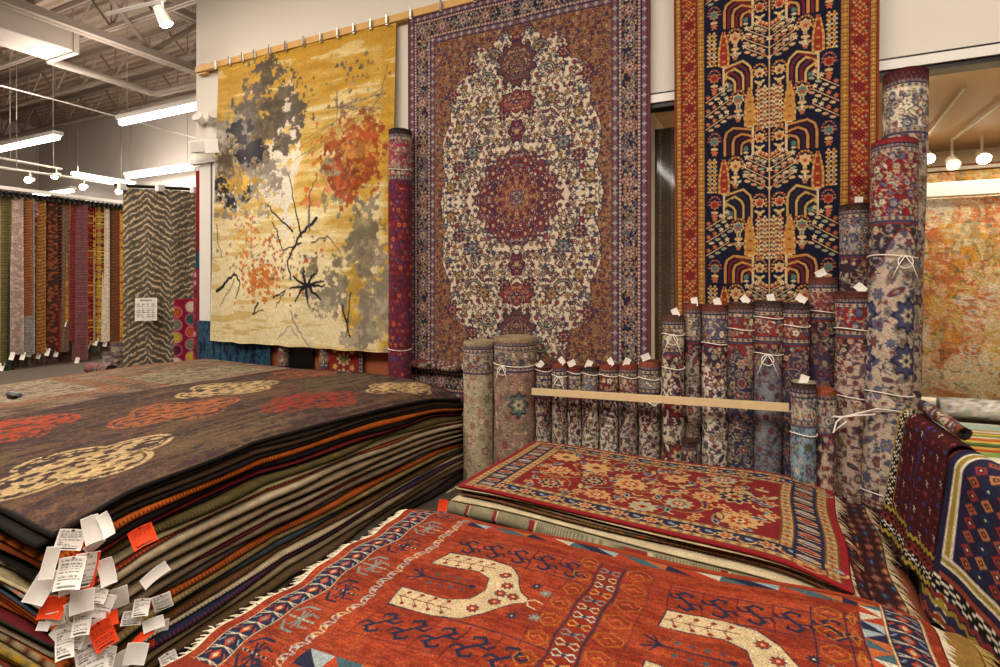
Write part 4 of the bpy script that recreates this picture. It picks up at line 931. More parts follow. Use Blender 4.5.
# name, side colour, near-end colour, thickness, stitch colour, edge shift; thin recessed dark layers stand in for shaded gaps
LAY = [('black-edged umber', '#2a211b', '#1c1815', .022, None, 0.0), ('near-black', '#1d1815', '#15120f', .022, None, -.01), ('dark brown', '#3a2a1c', '#1d1916', .020, None, .0),
       ('black-brown', '#1b1512', '#241c16', .020, None, .005), ('orange whip-stitched', '#b5581c', '#b8621c', .028, '#3a1a10', .012), ('charcoal', '#1a1614', '#7c3a18', .030, None, .0),
       ('dark red', '#5a161a', '#b5641e', .014, None, .010), ('shade-gap black', '#15110f', '#17130f', .016, None, -.012), ('olive herringbone', '#5a4f2c', '#b9a583', .036, '#3e3820', .015), ('sage tan', '#86795a', '#a3967a', .016, None, .02),
       ('brick stitched', '#6e2416', '#7c8078', .018, '#b0603a', .005), ('cream', '#a8987c', '#54616c', .034, None, .028), ('shade-gap taupe', '#2d261f', '#4d6272', .014, None, -.02),
       ('warm tan', '#8d7a60', '#b0551c', .028, None, .03), ('shade-gap dark', '#14110f', '#a94d18', .018, None, -.03), ('beige', '#97876c', '#2c261c', .022, None, .025), ('maroon', '#5c1a1c', '#a8a182', .014, None, .01),
       ('taupe', '#70604e', '#b9ab8c', .028, None, .03), ('umber grey', '#453a34', '#8c7b5c', .022, None, .0), ('orange ribbed', '#a5521f', '#9c7c28', .028, '#54200f', .03), ('khaki', '#8e7a4e', '#a07c26', .026, '#6a5a38', .035),
       ('slate blue', '#39424c', '#7a4630', .028, None, .01), ('brown ribbed', '#6a4a2c', '#9b4a38', .024, '#3a2416', .03), ('cream-stitched', '#b3a384', '#8c7758', .014, '#2a2c3a', .045),
       ('navy', '#20253c', '#7d6a4c', .028, '#6a2a30', .05), ('tan', '#8c7c5e', '#b0915c', .030, None, .05), ('dull brown', '#57442f', '#a5864a', .035, None, .06), ('grey', '#4c443a', '#6c5a3c', .04, None, .06), ('lowest dark', '#2c241d', '#4c3c28', .05, None, .06)]
FR = ['#1c1815', '#15120f', '#1d1916', '#241c16', '#b8621c', '#7c3a18', '#b5641e', '#17130f', '#a3967a', '#b9a583', '#7c8078', '#4d6272', '#54697a', '#b0551c', '#a94d18', '#9c4a1c', '#2c2c20', '#b9ab8c', '#b0a384', '#8c7b5c', '#9c7c28', '#a07c26', '#9b4a38', '#86443a', '#7d6a4c', '#94805c', '#7d6a4c', '#b0915c', '#8c6c3a']
LAY = [(l[0], l[1], FR[i], l[3], l[4], l[5]) for i, l in enumerate(LAY)]
tot = sum(l[3] for l in LAY); HT = .765; sc_ = HT/tot
PM = {}
z = HT
B_LAYERS = []
for i, (nm, cs, cf, th, st, sh) in enumerate(LAY):
    th *= sc_; frac = z/HT; wv = rngL.uniform(-1, 1, 6)
    def zf(x, y, z=z):
        frac = z/HT; d1 = np.hypot(x+2.22, y-1.03); d2 = np.hypot((x+2.40)/.35, (y-4.15)/.30)
        g = .040*np.exp(-(d1/.30)**2)+.075*np.exp(-d2**2)
        e = .03*np.exp(-((x+2.42)/.10)**2)*np.clip((y-1.3), 0, 1)+.03*np.exp(-((x+2.40)/.07)**2)*np.clip((y-2.8), 0, 1)
        l = 0*x
        s = .010*np.sin(y*2.6+.5)+.008*np.sin(x*3+y*1.4)
        return z+(-g-e-l+s)*frac
    zb = (lambda x, y, f=zf, q=z-th: f(x, y, q)) if z-th > .01 else (lambda x, y: 0*x)
    def X1(y, sh=sh, wv=wv, i=i):
        amp = .020 if i else .003
        return lerp(y, BX1)+sh+amp*(wv[0]*np.sin(y*3+wv[1]*3)+wv[2]*np.sin(y*7+wv[3]*3))+(1-frac)*(.05+.19*np.exp(-((y-2.1)/.85)**2))
    def X0(y, i=i): return -4.36+0*y-.01*np.sin(y*3+i)
    def Y0(U, wv=wv, i=i, frac=frac): return 1.045-(.02*wv[4]+.02*np.sin(U*6+wv[5]*3))*(1 if i else 0)-(1-frac)*.05
    Y1 = 4.13+rngL.uniform(-.03, .01)
    if i == 0:
        c = Can(2.11, 3.08, 230, '#4b372b'); H, W = c.H, c.W; Xg, Yg = c.grid()
        n = fbm(H, W, 50, 61, 3, .12); n2 = fbm(H, W, 4, 62, 4); n3 = fbm(H, W, 70, 63, 2)
        c.mask(n2 > .56, '#4f4030', .5); c.mask(n > .56, '#6c4c34', .5); c.mask(n < .44, '#33262c', .6); c.mask((n2 < .42), '#3c2c30', .5); c.mask(n3 > .58, '#6a4a36', .5)
        def quatre(X, Y, col, rx=.30, ry=.46, ang=0.0, al=.92):
            rx *= 1.22; ry *= .92
            x = X+4.36; y = 4.13-Y; dx = (Xg-x); dy = (Yg-y); ca, sa = math.cos(ang), math.sin(ang); dx, dy = dx*ca+dy*sa, -dx*sa+dy*ca
            def un(s):
                m = np.zeros(dx.shape, bool)
                for ox, oy, a, b in ((-.42*rx, 0, .62, .48), (.42*rx, 0, .62, .48), (0, -.50*ry, .52, .52), (0, .50*ry, .52, .52)):
                    m |= ((dx-ox)/(rx*a*s))**2+((dy-oy)/(ry*b*s))**2 < 1
                return m
            j = (n3-.5)*.0
            ring = un(1.08) & ~un(.92); inner = un(.84)
            hx = dx/rx*3.4+.5*(np.floor(dy/ry*3.6) % 2); hy = dy/ry*3.6; ex = (hx % 1)-.5; ey = (hy % 1)-.5; pat = np.hypot(ex*1.1, ey*1.1+.25*np.sin(hx*3)) > .27+.10*(n3-.5)
            m = (ring | (inner & pat)) & (n3*.6+n*.6 > .47)
            c.mask(m, col, al)
        quatre(-2.83, 1.50, '#b59a68', .25, .50, -.12); quatre(-3.98, 1.55, '#a03a20', .30, .48); quatre(-3.42, 2.36, '#9c5630', .28, .44); quatre(-3.84, 3.04, '#b59a68', .28, .44)
        quatre(-2.76, 2.94, '#8c2c20', .27, .40); quatre(-2.60, 3.72, '#b89a64', .22, .36); quatre(-3.20, 3.62, '#5c5236', .26, .40, 0, .6); quatre(-2.52, 2.12, '#5e5034', .24, .40, 0, .5)
        quatre(-3.95, 3.90, '#8f4c2c', .28, .4, 0, .8); quatre(-3.35, 1.05, '#5e5034', .28, .4, 0, .6)
        c.rect(0, 0, .012, 3.08, '#17120f'); c.rect(2.098, 0, 2.11, 3.08, '#17120f'); c.rect(0, 0, 2.11, .012, '#17120f'); c.rect(0, 3.068, 2.11, 3.08, '#17120f')
        o = stack_rug('stacked_rug', '', X0, X1, Y0, Y1, zf, th, c.sample(330, 430), '#1b1613', '#17130f', 330, 430, M_PILE, uni=True, zb=zb)
        lab = 'dark brown rug with cream, red and orange quatrefoils on top of the big stack'
    else:
        hi = st is not None
        o = stack_rug('stacked_rug', '', X0, X1, Y0, Y1, zf, th, None, cs, cf, 40, 520 if hi else 130, M_EDGE, stitch=st, zb=zb)
        lab = f'{nm} edged rug, {ORD[i] if i < len(ORD) else "low"} down from the top of the big brown stack'
    tag(o, lab, 'rug', 'rugs in the big brown stack'); B_LAYERS.append((z, o)); z -= th
# bulky striped fringe end showing on the near face
# price tags bunched on the near corner
TG = [(175, 150, 90, 75, .3, 0, 1), (235, 110, 60, 100, -.1, 0, 0), (285, 95, 45, 90, -.5, 0, 0), (245, 185, 70, 40, -.6, 0, 1), (97, 235, 45, 110, .25, 0, 0), (295, 280, 60, 100, -.3, 0, 0), (235, 270, 84, 134, .2, 2, 1), (175, 270, 85, 100, .15, 0, 1),
      (90, 330, 70, 120, .5, 0, 0), (150, 345, 60, 50, 0, 0, 0), (105, 415, 80, 70, .2, 1, 0), (435, 140, 90, 70, -.3, 1, 1), (210, 395, 80, 80, .1, 0, 0), (285, 375, 60, 50, .3, 0, 1), (325, 465, 40, 50, 0, 1, 0), (355, 390, 60, 90, -.1, 0, 0),
      (310, 420, 70, 100, .35, 0, 1), (485, 300, 110, 44, -.4, 0, 0), (100, 470, 60, 50, 0, 0, 0), (215, 470, 60, 80, .1, 0, 1), (110, 520, 70, 38, -.5, 0, 0), (240, 500, 90, 40, -.2, 0, 1), (270, 530, 78, 95, -.3, 1, 1), (140, 555, 60, 90, .1, 0, 1),
      (200, 550, 50, 60, .3, 0, 1), (135, 595, 50, 45, .2, 1, 0), (450, 420, 60, 60, .2, 0, 1), (520, 410, 72, 70, -.2, 0, 1), (415, 465, 85, 52, .4, 0, 1), (490, 490, 80, 45, -.2, 0, 0), (530, 500, 52, 50, .1, 0, 0), (440, 545, 80, 28, -.4, 1, 0),
      (435, 605, 80, 80, .2, 0, 0), (485, 570, 22, 24, 0, 1, 0), (235, 620, 100, 100, -.1, 0, 1), (310, 620, 74, 84, .1, 0, 1), (355, 640, 60, 70, -.1, 0, 0), (545, 640, 66, 66, -.3, 0, 1), (260, 560, 60, 60, .4, 0, 0), (170, 430, 60, 60, -.2, 0, 1), (60, 500, 40, 30, .3, 0, 0)]
for i, (cx, cy, w_, h_, ti, kd, pr) in enumerate(TG):
    px, py = 30+cx/3.99, 500+(cy-h_*.45)/3.99
    X = -2.10+.013*((i*7) % 5)+(.05 if cx > 380 else 0)-.0*i; p = pix(px, py, X=X+.02); sz = .0033/3.99
    zt = p[2]; lay = min(B_LAYERS, key=lambda q: abs(q[0]-.02-zt))[1]
    bg = {0: '#f6f1ea', 1: '#ee4a20', 2: '#f6f1ea'}[kd]
    if kd == 2: price_tag(lay, (p[0]-.01, p[1], p[2]-.002), w_*sz*1.12, h_*sz*1.04, 1.10, ti, .1, bg='#ee4a20', printed=False, label='orange paper backing tag')
    price_tag(lay, p, w_*sz, h_*sz, 1.10+.35*math.sin(i*2.3), ti, .35+.75*((i*5) % 4)/4*(1 if i % 3 else -1), bg=bg, ink='#4a4644' if kd != 1 else '#5a1a14', printed=bool(pr), label='orange paper tag' if kd == 1 else None)

# ---- second stack at the left, behind
c = Can(1.75, 2.9, 170, '#6a5442'); H, W = c.H, c.W; Xg, Yg = c.grid(); n = fbm(H, W, 40, 71, 3, .4); n2 = fbm(H, W, 5, 72, 4); n3 = fbm(H, W, 60, 73, 2)
c.mask(n > .5, '#7d6450', .6); c.mask(n < .42, '#46362c', .6); c.mask(n2 > .54, '#8a745c', .4)
for x0, x1, y0, y1, f1, f2 in ((.25, 1.2, 1.5, 2.6, '#a08f74', '#5d5448'), (.75, 1.6, .15, 1.15, '#8c8264', '#4d4434')):
    m = (Xg > x0) & (Xg < x1) & (Yg > y0) & (Yg < y1); c.mask(m & (n3 > .46), f1, .65); c.mask(m & (n3 < .44), f2, .8); c.mask(m & (np.sin((Xg+Yg*.6)*60+np.sin(Yg*30)*2) > .45), f1, .4)
for x0, x1, y0, y1 in ((.18, 1.3, 1.36, 1.5), (.18, 1.3, 2.6, 2.72), (.10, .24, .2, 2.7), (1.22, 1.34, 1.36, 2.7), (.68, .76, .1, 1.2), (.6, 1.7, 1.15, 1.24)):
    m = (Xg > x0) & (Xg < x1) & (Yg > y0) & (Yg < y1); c.mask(m & (n3 > .48), '#96603a', .7); c.mask(m & (np.sin(Xg*90)*np.sin(Yg*90) > .2), '#5c3424', .6)
m = (Xg < .12); c.mask(m, '#8a4c34', .5)
zz = .752
for i in range(9):
    th = .022 if i == 0 else .0912; lab = 'faded brown and orange patterned rug on top of the rear stack at left' if i == 0 else f'brown rug, {ORD[i]} down in the rear stack at left'
    zf = (lambda z_: (lambda x, y: z_+.010*np.sin(x*2+1)*(z_/.8)+.01*np.sin(y*2.2)*(z_/.8)-.05*(z_/.8)*np.exp(-((x+6.2)/.3)**2)))(zz)
    zb = (lambda z_: (lambda x, y: z_+.010*np.sin(x*2+1)*(z_/.8)+.01*np.sin(y*2.2)*(z_/.8)-.05*(z_/.8)*np.exp(-((x+6.2)/.3)**2)))(zz-th) if zz-th > .01 else (lambda x, y: 0*x)
    o = stack_rug('stacked_rug', '', lambda y: -6.35+(y-1.3)*.24, lambda y, i=i: -4.395-.008*np.sin(y*4+i)-.01*(i > 0), 1.25, 4.10, zf, th, c.sample(200, 320) if i == 0 else None, ['#6a4a30', '#4a3a2e', '#7a4a2c', '#5c5040'][i % 4], None, 200 if i == 0 else 40, 320 if i == 0 else 60, M_PILE if i == 0 else M_EDGE, uni=(i == 0), zb=zb)
    tag(o, lab, 'rug', 'rugs in the left rear stack'); zz -= th
g = empty('tagging_gun', (-5.9, 2.95, .80), 'small dark grey tagging tool lying on the rug at the left edge', 'tool'); g.location = (*pix(14, 398, Z=.83)[:2], .835)
MB().box(-.07, .07, -.02, .02, 0, .035, .008).build('body', mat('grey_plastic', '#5a5c60', .4), g); MB().box(.02, .10, -.05, -.018, 0, .028, .006).build('handle', M_DARKM, g); MB().tube([(-.07, 0, .02), (-.12, 0, .018)], .006, 6, r2=.002).build('needle', M_CLIP, g)

# ---- red flowered stack
def paint_red():
    w, h = 1.90, 1.20; c = Can(w, h, 380, '#7e1e20'); rng = np.random.RandomState(21)
    YL = '#b8935c'; NV = '#22243c'; OR = '#a0542e'
    # field
    c.rect(.25, .20, w-.25, h-.20, '#7c1f20')
    big = [(.60, .45), (.42, .62), (.46, .86), (.86, .62), (1.08, .40), (1.16, .78), (1.42, .55), (.74, .88), (1.00, .92), (1.46, .86), (.82, .32), (1.34, .30), (.36, .34), (1.28, .62), (.66, .68)]
    for i, (x, y) in enumerate(big):
        for k in range(3):
            a = rng.rand()*6; c.arc(x, y, .15, a, a+2.2, .010, '#8f6a38' if k else '#34304a', .7)
    for i, (x, y) in enumerate(big):
        r = .075 if i % 3 == 0 else .058; col = (YL, '#b98650', '#8e9a8a')[i % 3] if i % 4 != 2 else NV
        c.star(x, y, r*1.2, 10, .14, YL); c.star(x, y, r, 10, .16, col if col != YL else '#c2925a'); c.star(x, y, r*.62, 8, .2, '#9c3a2a' if i % 2 else YL); c.star(x, y, r*.34, 6, .2, '#d0b078' if i % 2 else '#8c3226'); c.ell(x, y, r*.14, r*.14, NV)
    for _ in range(230):
        x = rng.uniform(.28, w-.28); y = rng.uniform(.23, h-.23)
        if min((x-a)**2+(y-b)**2 for a, b in big) < .008: continue
        a = rng.rand()*PI; k = rng.randint(4)
        if k == 0: c.ell(x, y, .045, .02, NV, a); c.ell(x, y, .04, .015, YL, a)
        elif k == 1: c.star(x, y, .026, 5, .3, YL); c.star(x, y, .014, 5, .3, '#a5442c')
        elif k == 2: c.ell(x, y, .034, .016, '#7c8a88', a); c.ell(x, y, .02, .008, NV, a)
        else: c.arc(x, y, .035, a, a+2.4, .012, YL, .6)
    def bd(x0, y0, x1, y1): 
        hor = (x1-x0) > (y1-y0); c.rect(x0, y0, x1, y1, '#252742'); L = (x1-x0) if hor else (y1-y0); t = (y1-y0) if hor else (x1-x0); n = int(L/.085)
        for i in range(n+1):
            q = (i+.5)*L/n
            x, y = (x0+q, (y0+y1)/2) if hor else ((x0+x1)/2, y0+q)
            if hor:
                if i % 2: c.star(x, y, .036, 7, .2, YL); c.star(x, y, .022, 6, .2, '#a5442c'); c.ell(x, y, .008, .008, YL)
                else: c.arc(x, y, .04, 0, 3.6, .012, YL); c.ell(x+.01, y-.01, .02, .012, '#7c8a98', .5); c.ell(x-.03, y+.02, .014, .01, OR)
            else:
                c.ell(x, y, t*.40, .020, YL if i % 2 else '#b9744a'); c.ell(x, y, t*.24, .011, '#7c8a98' if i % 2 else '#8c2a24'); c.line([(x-t*.35, y+.03), (x, y+.042), (x+t*.35, y+.03)], .009, '#b99462')
    ins = [(.0, .024, 'red'), (.024, .07, 'g'), (.07, .165, 'm'), (.165, .21, 'g')]
    for a, b, k in ins:
        sx = 1.25
        for (x0, y0, x1, y1) in ((a*sx, a, w-a*sx, b), (a*sx, h-b, w-a*sx, h-a), (a*sx, a, b*sx, h-a), (w-b*sx, a, w-a*sx, h-a)):
            if k == 'red': c.rect(x0, y0, x1, y1, '#8e1c22')
            elif k == 'g': guard(c, x0, y0, x1, y1, YL, '#8f5030', .05, '#6a4428', '#7c6a4a')
            else: bd(x0, y0, x1, y1)
    return c
rc = paint_red()
RL = [('red flowered', '#8a1c20', .018, None, 0), ('beige selvage', '#b7a27c', .011, None, .0), ('navy', '#191a28', .010, None, -.015), ('brown-backed', '#7c6448', .008, None, -.008), ('rust and green striped', '#3c4a34', .018, '#a84a20', .0), ('dark tan', '#5a4a38', .006, None, -.02), ('cream', '#c2b290', .017, None, .03),
      ('grey herringbone', '#8c8468', .080, '#5c5644', .045), ('pale', '#9c9078', .03, None, .01), ('brown', '#3c3028', .05, None, -.03), ('dark', '#2a221c', .10, None, -.03), ('low dark', '#241e1a', .12, None, -.03)]
tribal = Can(2.05, 1.2, 260, '#2e1618'); rng = np.random.RandomState(15)
for j in range(15):
    for q in range(26):
        x = .04+q*.08; y = .04+j*.08; tribal.poly([(x, y-.034), (x+.036, y), (x, y+.034), (x-.036, y)], ('#6e2a1e', '#22263c', '#5a2018', '#8a4428')[(q+j) % 4]); tribal.star(x, y, .011, 4, .4, '#a88a60' if (q*j) % 3 else '#4a5a6a')
hz = .465; zt = hz; sc2 = hz/sum(l[2] for l in RL)
for i, (nm, cs, th, st, sh) in enumerate(RL):
    th *= sc2; frac = zt/hz
    def zf(x, y, z=zt):
        frac = z/hz; s = -.010*np.exp(-((x+1.66)/.20)**2)+.0*x; r = -.065*np.exp(-((x-.33)/.22)**2)-.03*np.exp(-((y-2.42)/.10)**2)
        return z+(s+r)*frac+.008*np.sin(x*4+1.2)*frac+.006*np.sin(y*6)*frac
    zb = (lambda x, y, f=zf, q=zt-th: f(x, y, q)) if zt-th > .01 else (lambda x, y: 0*x)
    sk = [0, .0, .02, .03, .16, .02, .02, .02, 0, 0, 0, 0][i]
    X0f = lambda y, i=i, sh=sh: -1.635+.06*(y-2.6)+.0*y-sh*.6+.01*np.sin(y*8+i)
    X1f = lambda y, sk=sk, i=i: .262+sk+0*y+.008*np.sin(y*9+i)
    Y0f = lambda U, sh=sh, i=i: 2.735-.19*U+.015*np.sin(U*PI)-sh-.008*np.sin(U*9+i*1.3)-.03*np.sin(U*PI)*0
    if i == 0:
        o = stack_rug('stacked_rug', '', X0f, X1f, Y0f, 3.72, zf, th, rc.sample(560, 340), '#7e1a1e', None, 560, 340, M_RUG, uni=True, zb=zb)
        lab = 'red rug with gold flowers and navy border on top of the middle stack'
    else:
        o = stack_rug('stacked_rug', '', X0f, X1f, Y0f, 3.69, zf, th, tribal.sample(560, 60) if i == 4 else None, cs, None, 560 if st else 60, 60 if st else 30, M_EDGE, stitch=st, zb=zb, name_hint=nm)
        lab = f'{nm} edged rug, {ORD[i]} down in the middle stack'
        if i == 7:
            for q in range(11):      # small red flowers woven along the herringbone edge
                pass
    tag(o, lab, 'rug', 'rugs in the middle stack')
    if i in (0, 4):
        ys = np.linspace(2.44, 3.68, 110); xx = X1f(ys); zc = zf(xx, ys)-th*.5
        fringe(o, np.stack([xx, ys, zc], -1), np.tile([1.0, -.1, -.25], (110, 1)), .045 if i == 0 else .05, '#cbb992', i, drop=.5, wd=.008)
    if i == 0:
        ys = np.linspace(2.62, 3.68, 80); xx = X0f(ys); zc = zf(xx, ys)-th*.5
        fringe(o, np.stack([xx, ys, zc], -1), np.tile([-1.0, 0, -.3], (80, 1)), .02, '#cbb992', 9, drop=.5, wd=.006)
    if i in (1, 6):
        p = (X0f(np.array([2.64]))[0]-.005, 2.60, zt-.03)
        price_tag(o, p, .05, .06, .6, .2, .3, bg='#ee4a20' if i == 1 else '#ece5dc', printed=False, label='orange paper tag' if i == 1 else None)
    zt -= th
# dark tribal rug slumping off the right end of the middle stack, and the terracotta one beside it
def slump(name, can, x0, x1, y0, y1, z0, z1, th, m, label, nx=60, ny=120, sag=.5, fr=None, skew=0.0):
    def fn(U, V, D):
        y = y1+(y0-y1)*V; x = x0+(x1-x0)*U+skew*V; t = U**(1+sag); zz = z0+(z1-z0)*t-D*.9+.006*np.sin(V*12)*U
        return np.stack([x+D*.5*U, y, zz], -1)
    o = rug(name, can, fn, th, nx, ny, m); tag(o, label, 'rug')
    if fr:
        ys = np.linspace(0, 1, 90); e = fn(np.ones(90), ys, np.zeros(90)+th*.5)
        fringe(o, e, np.tile([.6, 0, -.8], (90, 1)), .05, fr, 4, wd=.008)
    return o
c = Can(.5, 1.25, 260, '#3a1a1a'); rng = np.random.RandomState(14)
for j in range(16):
    for i in range(5):
        x = .05+i*.1; y = .04+j*.08; c.poly([(x, y-.034), (x+.04, y), (x, y+.034), (x-.04, y)], ('#8a3420', '#22263c', '#6e2a20', '#a5522c')[(i+j) % 4]); c.star(x, y, .012, 4, .4, '#c2a070' if (i*j) % 3 else '#4a5a6a')
slump('slumped_rug', c, .26, .46, 2.50, 3.62, .40, .10, .02, M_RUG, 'dark tribal rug with white fringe slumping off the right end of the middle stack', fr='#cfc3aa', skew=.02)
c = Can(.4, .8, 200, '#8a4630'); slump('slumped_rug', c, .46, .60, 2.45, 3.05, .32, .06, .018, M_RUG, 'plain terracotta rug end with pale fringe beside the tall leaning rolls', fr='#c9b890', sag=1.2, skew=.0)

# ---- orange tribal rug stack in front
def paint_orange():
    w, h = 2.12, 1.50; c = Can(w, h, 420, '#8e2f18'); c.grain = .12; rng = np.random.RandomState(31); H, W = c.H, c.W
    n = fbm(H, W, 8, 81, 3, 8); n2 = fbm(H, W, 12, 82, 3)
    c.mask(n > .54, '#a03c1e', .7); c.mask(n < .44, '#7a2614', .6); c.mask(n2 > .62, '#a54420', .5)
    ox, oy = -1.66, 2.56; c.mask(fbm(H, W, 60, 83, 2, 4) > .6, '#b0502a', .35); c.mask(fbm(H, W, 70, 84, 2, 5) < .40, '#6a2214', .5)
    def T(p): return (p[0]-ox, oy-p[1])
    NV = '#20243c'; CR = '#bda67c'; YO = '#a0601c'; GR = '#6f7c78'; RD = '#5e1618'
    def L(pts, wd, col): c.line([T(p) for p in pts], wd, col)
    def box(x0, y0, x1, y1, wd, col): L([(x0, y0), (x1, y0), (x1, y1), (x0, y1), (x0, y0)], wd, col)
    def hook(X, Y, s, col, fl=1):
        for sg in (1, -1):
            q = lambda a, b: (X+sg*a*s, Y+sg*b*s*fl)
            L([q(0, 0), q(.022, .026), q(.006, .044), q(-.016, .036)], .013, col); L([q(-.016, .036), q(-.014, .026)], .008, col)
            L([q(.008, .010), q(.036, .006), q(.044, .022)], .011, col); L([q(.012, .022), q(.030, .030)], .006, col)
        return
    def hook_old(X, Y, s, col, fl=1):
        P = [(-.045, .0), (-.05, .03), (-.02, .035), (.0, .0), (.02, -.035), (.05, -.03), (.045, .0)]
        L([(X+a*s, Y+b*s*fl) for a, b in P], .008, col)
        L([(X-.035*s, Y-.04*s*fl), (X-.01*s, Y-.012*s*fl), (X+.01*s, Y+.012*s*fl), (X+.035*s, Y+.04*s*fl)], .012, col)
        L([(X-.055*s, Y-.03*s*fl), (X-.035*s, Y-.045*s*fl), (X-.015*s, Y-.045*s*fl)], .008, col); L([(X+.055*s, Y+.03*s*fl), (X+.035*s, Y+.045*s*fl), (X+.015*s, Y+.045*s*fl)], .008, col)
    YC = 1.84; YA, YB = 1.42, 2.24
    def panel(x0, seed):
        x1 = x0+.62
        for yy in (YC-.22, YC+.22, YA+.02, YB-.02): L([(x0, yy), (x1, yy)], .004, NV)
        # running hooks above and below
        for yy in (YC-.32, YC+.30):
            for k in range(5):
                X = x0+.06+k*.115; hook(X, yy, 1.3, NV, 1 if yy < YC else -1); L([(x0+k*.115, yy-.09), (x0+k*.115, yy+.09)], .003, RD)
        # horse-shoe arch opening to the left
        up = [(0, .10), (0, .215), (.18, .225), (.29, .205), (.36, .14), (.42, .04), (.455, .015)]
        o_ = [(x0+a, YC+b) for a, b in up]+[(x0+a, YC-b) for a, b in up[::-1]]
        inn = [(0, .10), (.20, .115), (.27, .08), (.29, 0.0)]
        i_ = [(x0+a, YC+b) for a, b in inn]+[(x0+a, YC-b) for a, b in inn[::-1]]
        P = [(x0+a, YC+b) for a, b in up]+[(x0+a, YC-b) for a, b in up[::-1]]+[(x0+a, YC-b) for a, b in inn]+[(x0+a, YC+b) for a, b in inn[::-1]]
        c.poly([T(p) for p in P], CR); L(P+[P[0]], .004, NV)
        for s in (1, -1):
            L([(x0+.01, YC+s*.155), (x0+.24, YC+s*.165)], .004, RD)
            for k in range(4):
                X = x0+.04+k*.055
                for q in (.035, -.035): L([(X-.012, YC+s*.16), (X+.008, YC+s*.16+q)], .003, RD); c.poly([T((X+.008+a, YC+s*.16+q+b)) for a, b in ((-.011, 0), (0, .011), (.011, 0), (0, -.011))], '#7a2418')
        for a, b in ((.31, .13), (.31, -.13), (.355, .06), (.355, -.06), (.35, 0), (.40, 0)):
            c.star(*T((x0+a, YC+b)), .022, 8, .15, NV); c.star(*T((x0+a, YC+b)), .018, 8, .15, '#97301a'); c.ell(*T((x0+a, YC+b)), .006, .006, CR)
        L([(x0+.455, YC), (x0+.48, YC+.02), (x0+.51, YC+.01)], .006, CR); L([(x0+.455, YC), (x0+.47, YC-.03), (x0+.50, YC-.035)], .006, CR)
        # stem with arrow head
        L([(x0-.02, YC), (x0+.23, YC)], .006, NV)
        for s in (1, -1):
            L([(x0+.03, YC), (x0-.03, YC+s*.03)], .010, NV); L([(x0+.015, YC+s*.008), (x0-.005, YC+s*.045)], .006, NV)
            for k in range(4): c.ell(*T((x0+.07+k*.045, YC+s*.035)), .008, .010, '#4c3a48' if k % 2 else '#31525a')
        c.ell(*T((x0+.235, YC)), .013, .013, NV)
        for a, b, col in ((.45, .11, NV), (.50, .08, GR), (.45, -.11, NV), (.52, -.08, GR)):
            c.star(*T((x0+a, YC+b)), .018, 8, .35, col); c.ell(*T((x0+a, YC+b)), .005, .005, CR)
    panel(-1.25, 0); panel(-.36, 1)
    # vertical bands between the panels
    def hexband(x0, x1):
        box(x0, YA-.02, x1, YB+.02, .004, NV); k = 0; y = YA
        while y < YB:
            m = (x0+x1)/2; L([(x0+.012, y+.03), (m, y+.055), (x1-.012, y+.03)], .005, YO); L([(x0+.012, y+.03), (x0+.012, y+.0), (m, y-.03), (x1-.012, y), (x1-.012, y+.03)], .005, YO)
            L([(m-.018, y+.01), (m+.0, y+.025), (m+.018, y+.01)], .004, '#c07a2c'); y += .115
    def xband(x0, x1):
        c.rect(*T((x0, YB+.02)), *T((x1, YA-.02)), '#822616'); box(x0, YA-.02, x1, YB+.02, .004, NV); y = YA+.03; k = 0
        while y < YB+.02:
            m = (x0+x1)/2; col = (CR, GR, '#b9823c', '#a8b0a0')[k % 4]
            for s in (1, -1): L([(m-.028, y+s*.018), (m, y), (m+.028, y-s*.018)], .007, col); L([(m-.028, y+s*.018), (m-.036, y+s*.008)], .006, col); L([(m+.028, y-s*.018), (m+.036, y-s*.008)], .006, col)
            c.star(*T((m, y)), .008, 4, .2, NV); y += .058; k += 1
    hexband(-.73, -.64); xband(-.635, -.545); hexband(-.54, -.43); hexband(.20, .24); hexband(.10, .20)
    # left end: guard of curls, crosses, navy border
    xb = -1.345; y = 1.15
    while y < 2.5:
        for s in (1, -1): L([(xb+.02, y+s*.004), (xb-.005, y+s*.01), (xb-.012, y+s*.026), (xb+.01, y+s*.028), (xb+.014, y+s*.018)], .006, '#9aa19a' if int(y*20) % 3 else CR)
        y += .062
    for k, y in enumerate(np.arange(1.22, 2.5, .20)):
        X = -1.445; col = NV if k % 2 == 0 else GR
        L([(X-.055, y), (X+.055, y)], .009, col)
        for s in (1, -1):
            L([(X-.05, y+s*.03), (X-.02, y+s*.07), (X+.02, y+s*.07)], .010, col); L([(X+.05, y+s*.03), (X+.02, y+s*.04), (X, y), (X-.02, y+s*.04)], .008, col)
            L([(X, y), (X, y+s*.05)], .008, col)
        for q in range(6): c.ell(*T((X-.05+q*.02, y)), .004, .004, CR)
        box(-1.50, y-.095, -1.385, y+.095, .003, '#5a3020')
    for (a, b) in ((-1.62, -1.515), (.315, .425)):
        c.rect(*T((a, 2.56)), *T((b, 1.06)), NV)
        y = 1.09; k = 0
        while y < 2.56:
            m = (a+b)/2; c.poly([T(p) for p in ((m, y+.028), (m+.022, y), (m, y-.028), (m-.022, y))], '#a83a1c'); c.poly([T(p) for p in ((m, y+.014), (m+.011, y), (m, y-.014), (m-.011, y))], CR if k % 2 else GR)
            for s in (1, -1): L([(m-.045, y+.03+s*.006), (m, y+.042*1), (m+.045, y+.03+s*.006)], .005, '#b7a88c'); L([(m+s*.03, y+.012), (m+s*.045, y-.008)], .006, '#a83a1c' if k % 2 else '#7c8698')
            y += .07; k += 1
        L([(a, 1.06), (a, 2.56)], .006, CR); L([(b, 1.06), (b, 2.56)], .006, CR)
    # triangles along back, front and right
    cols = ['#20243c', '#8f9c9c', '#a83a1c', '#b9b49c', '#3c5a62', '#b55a28']
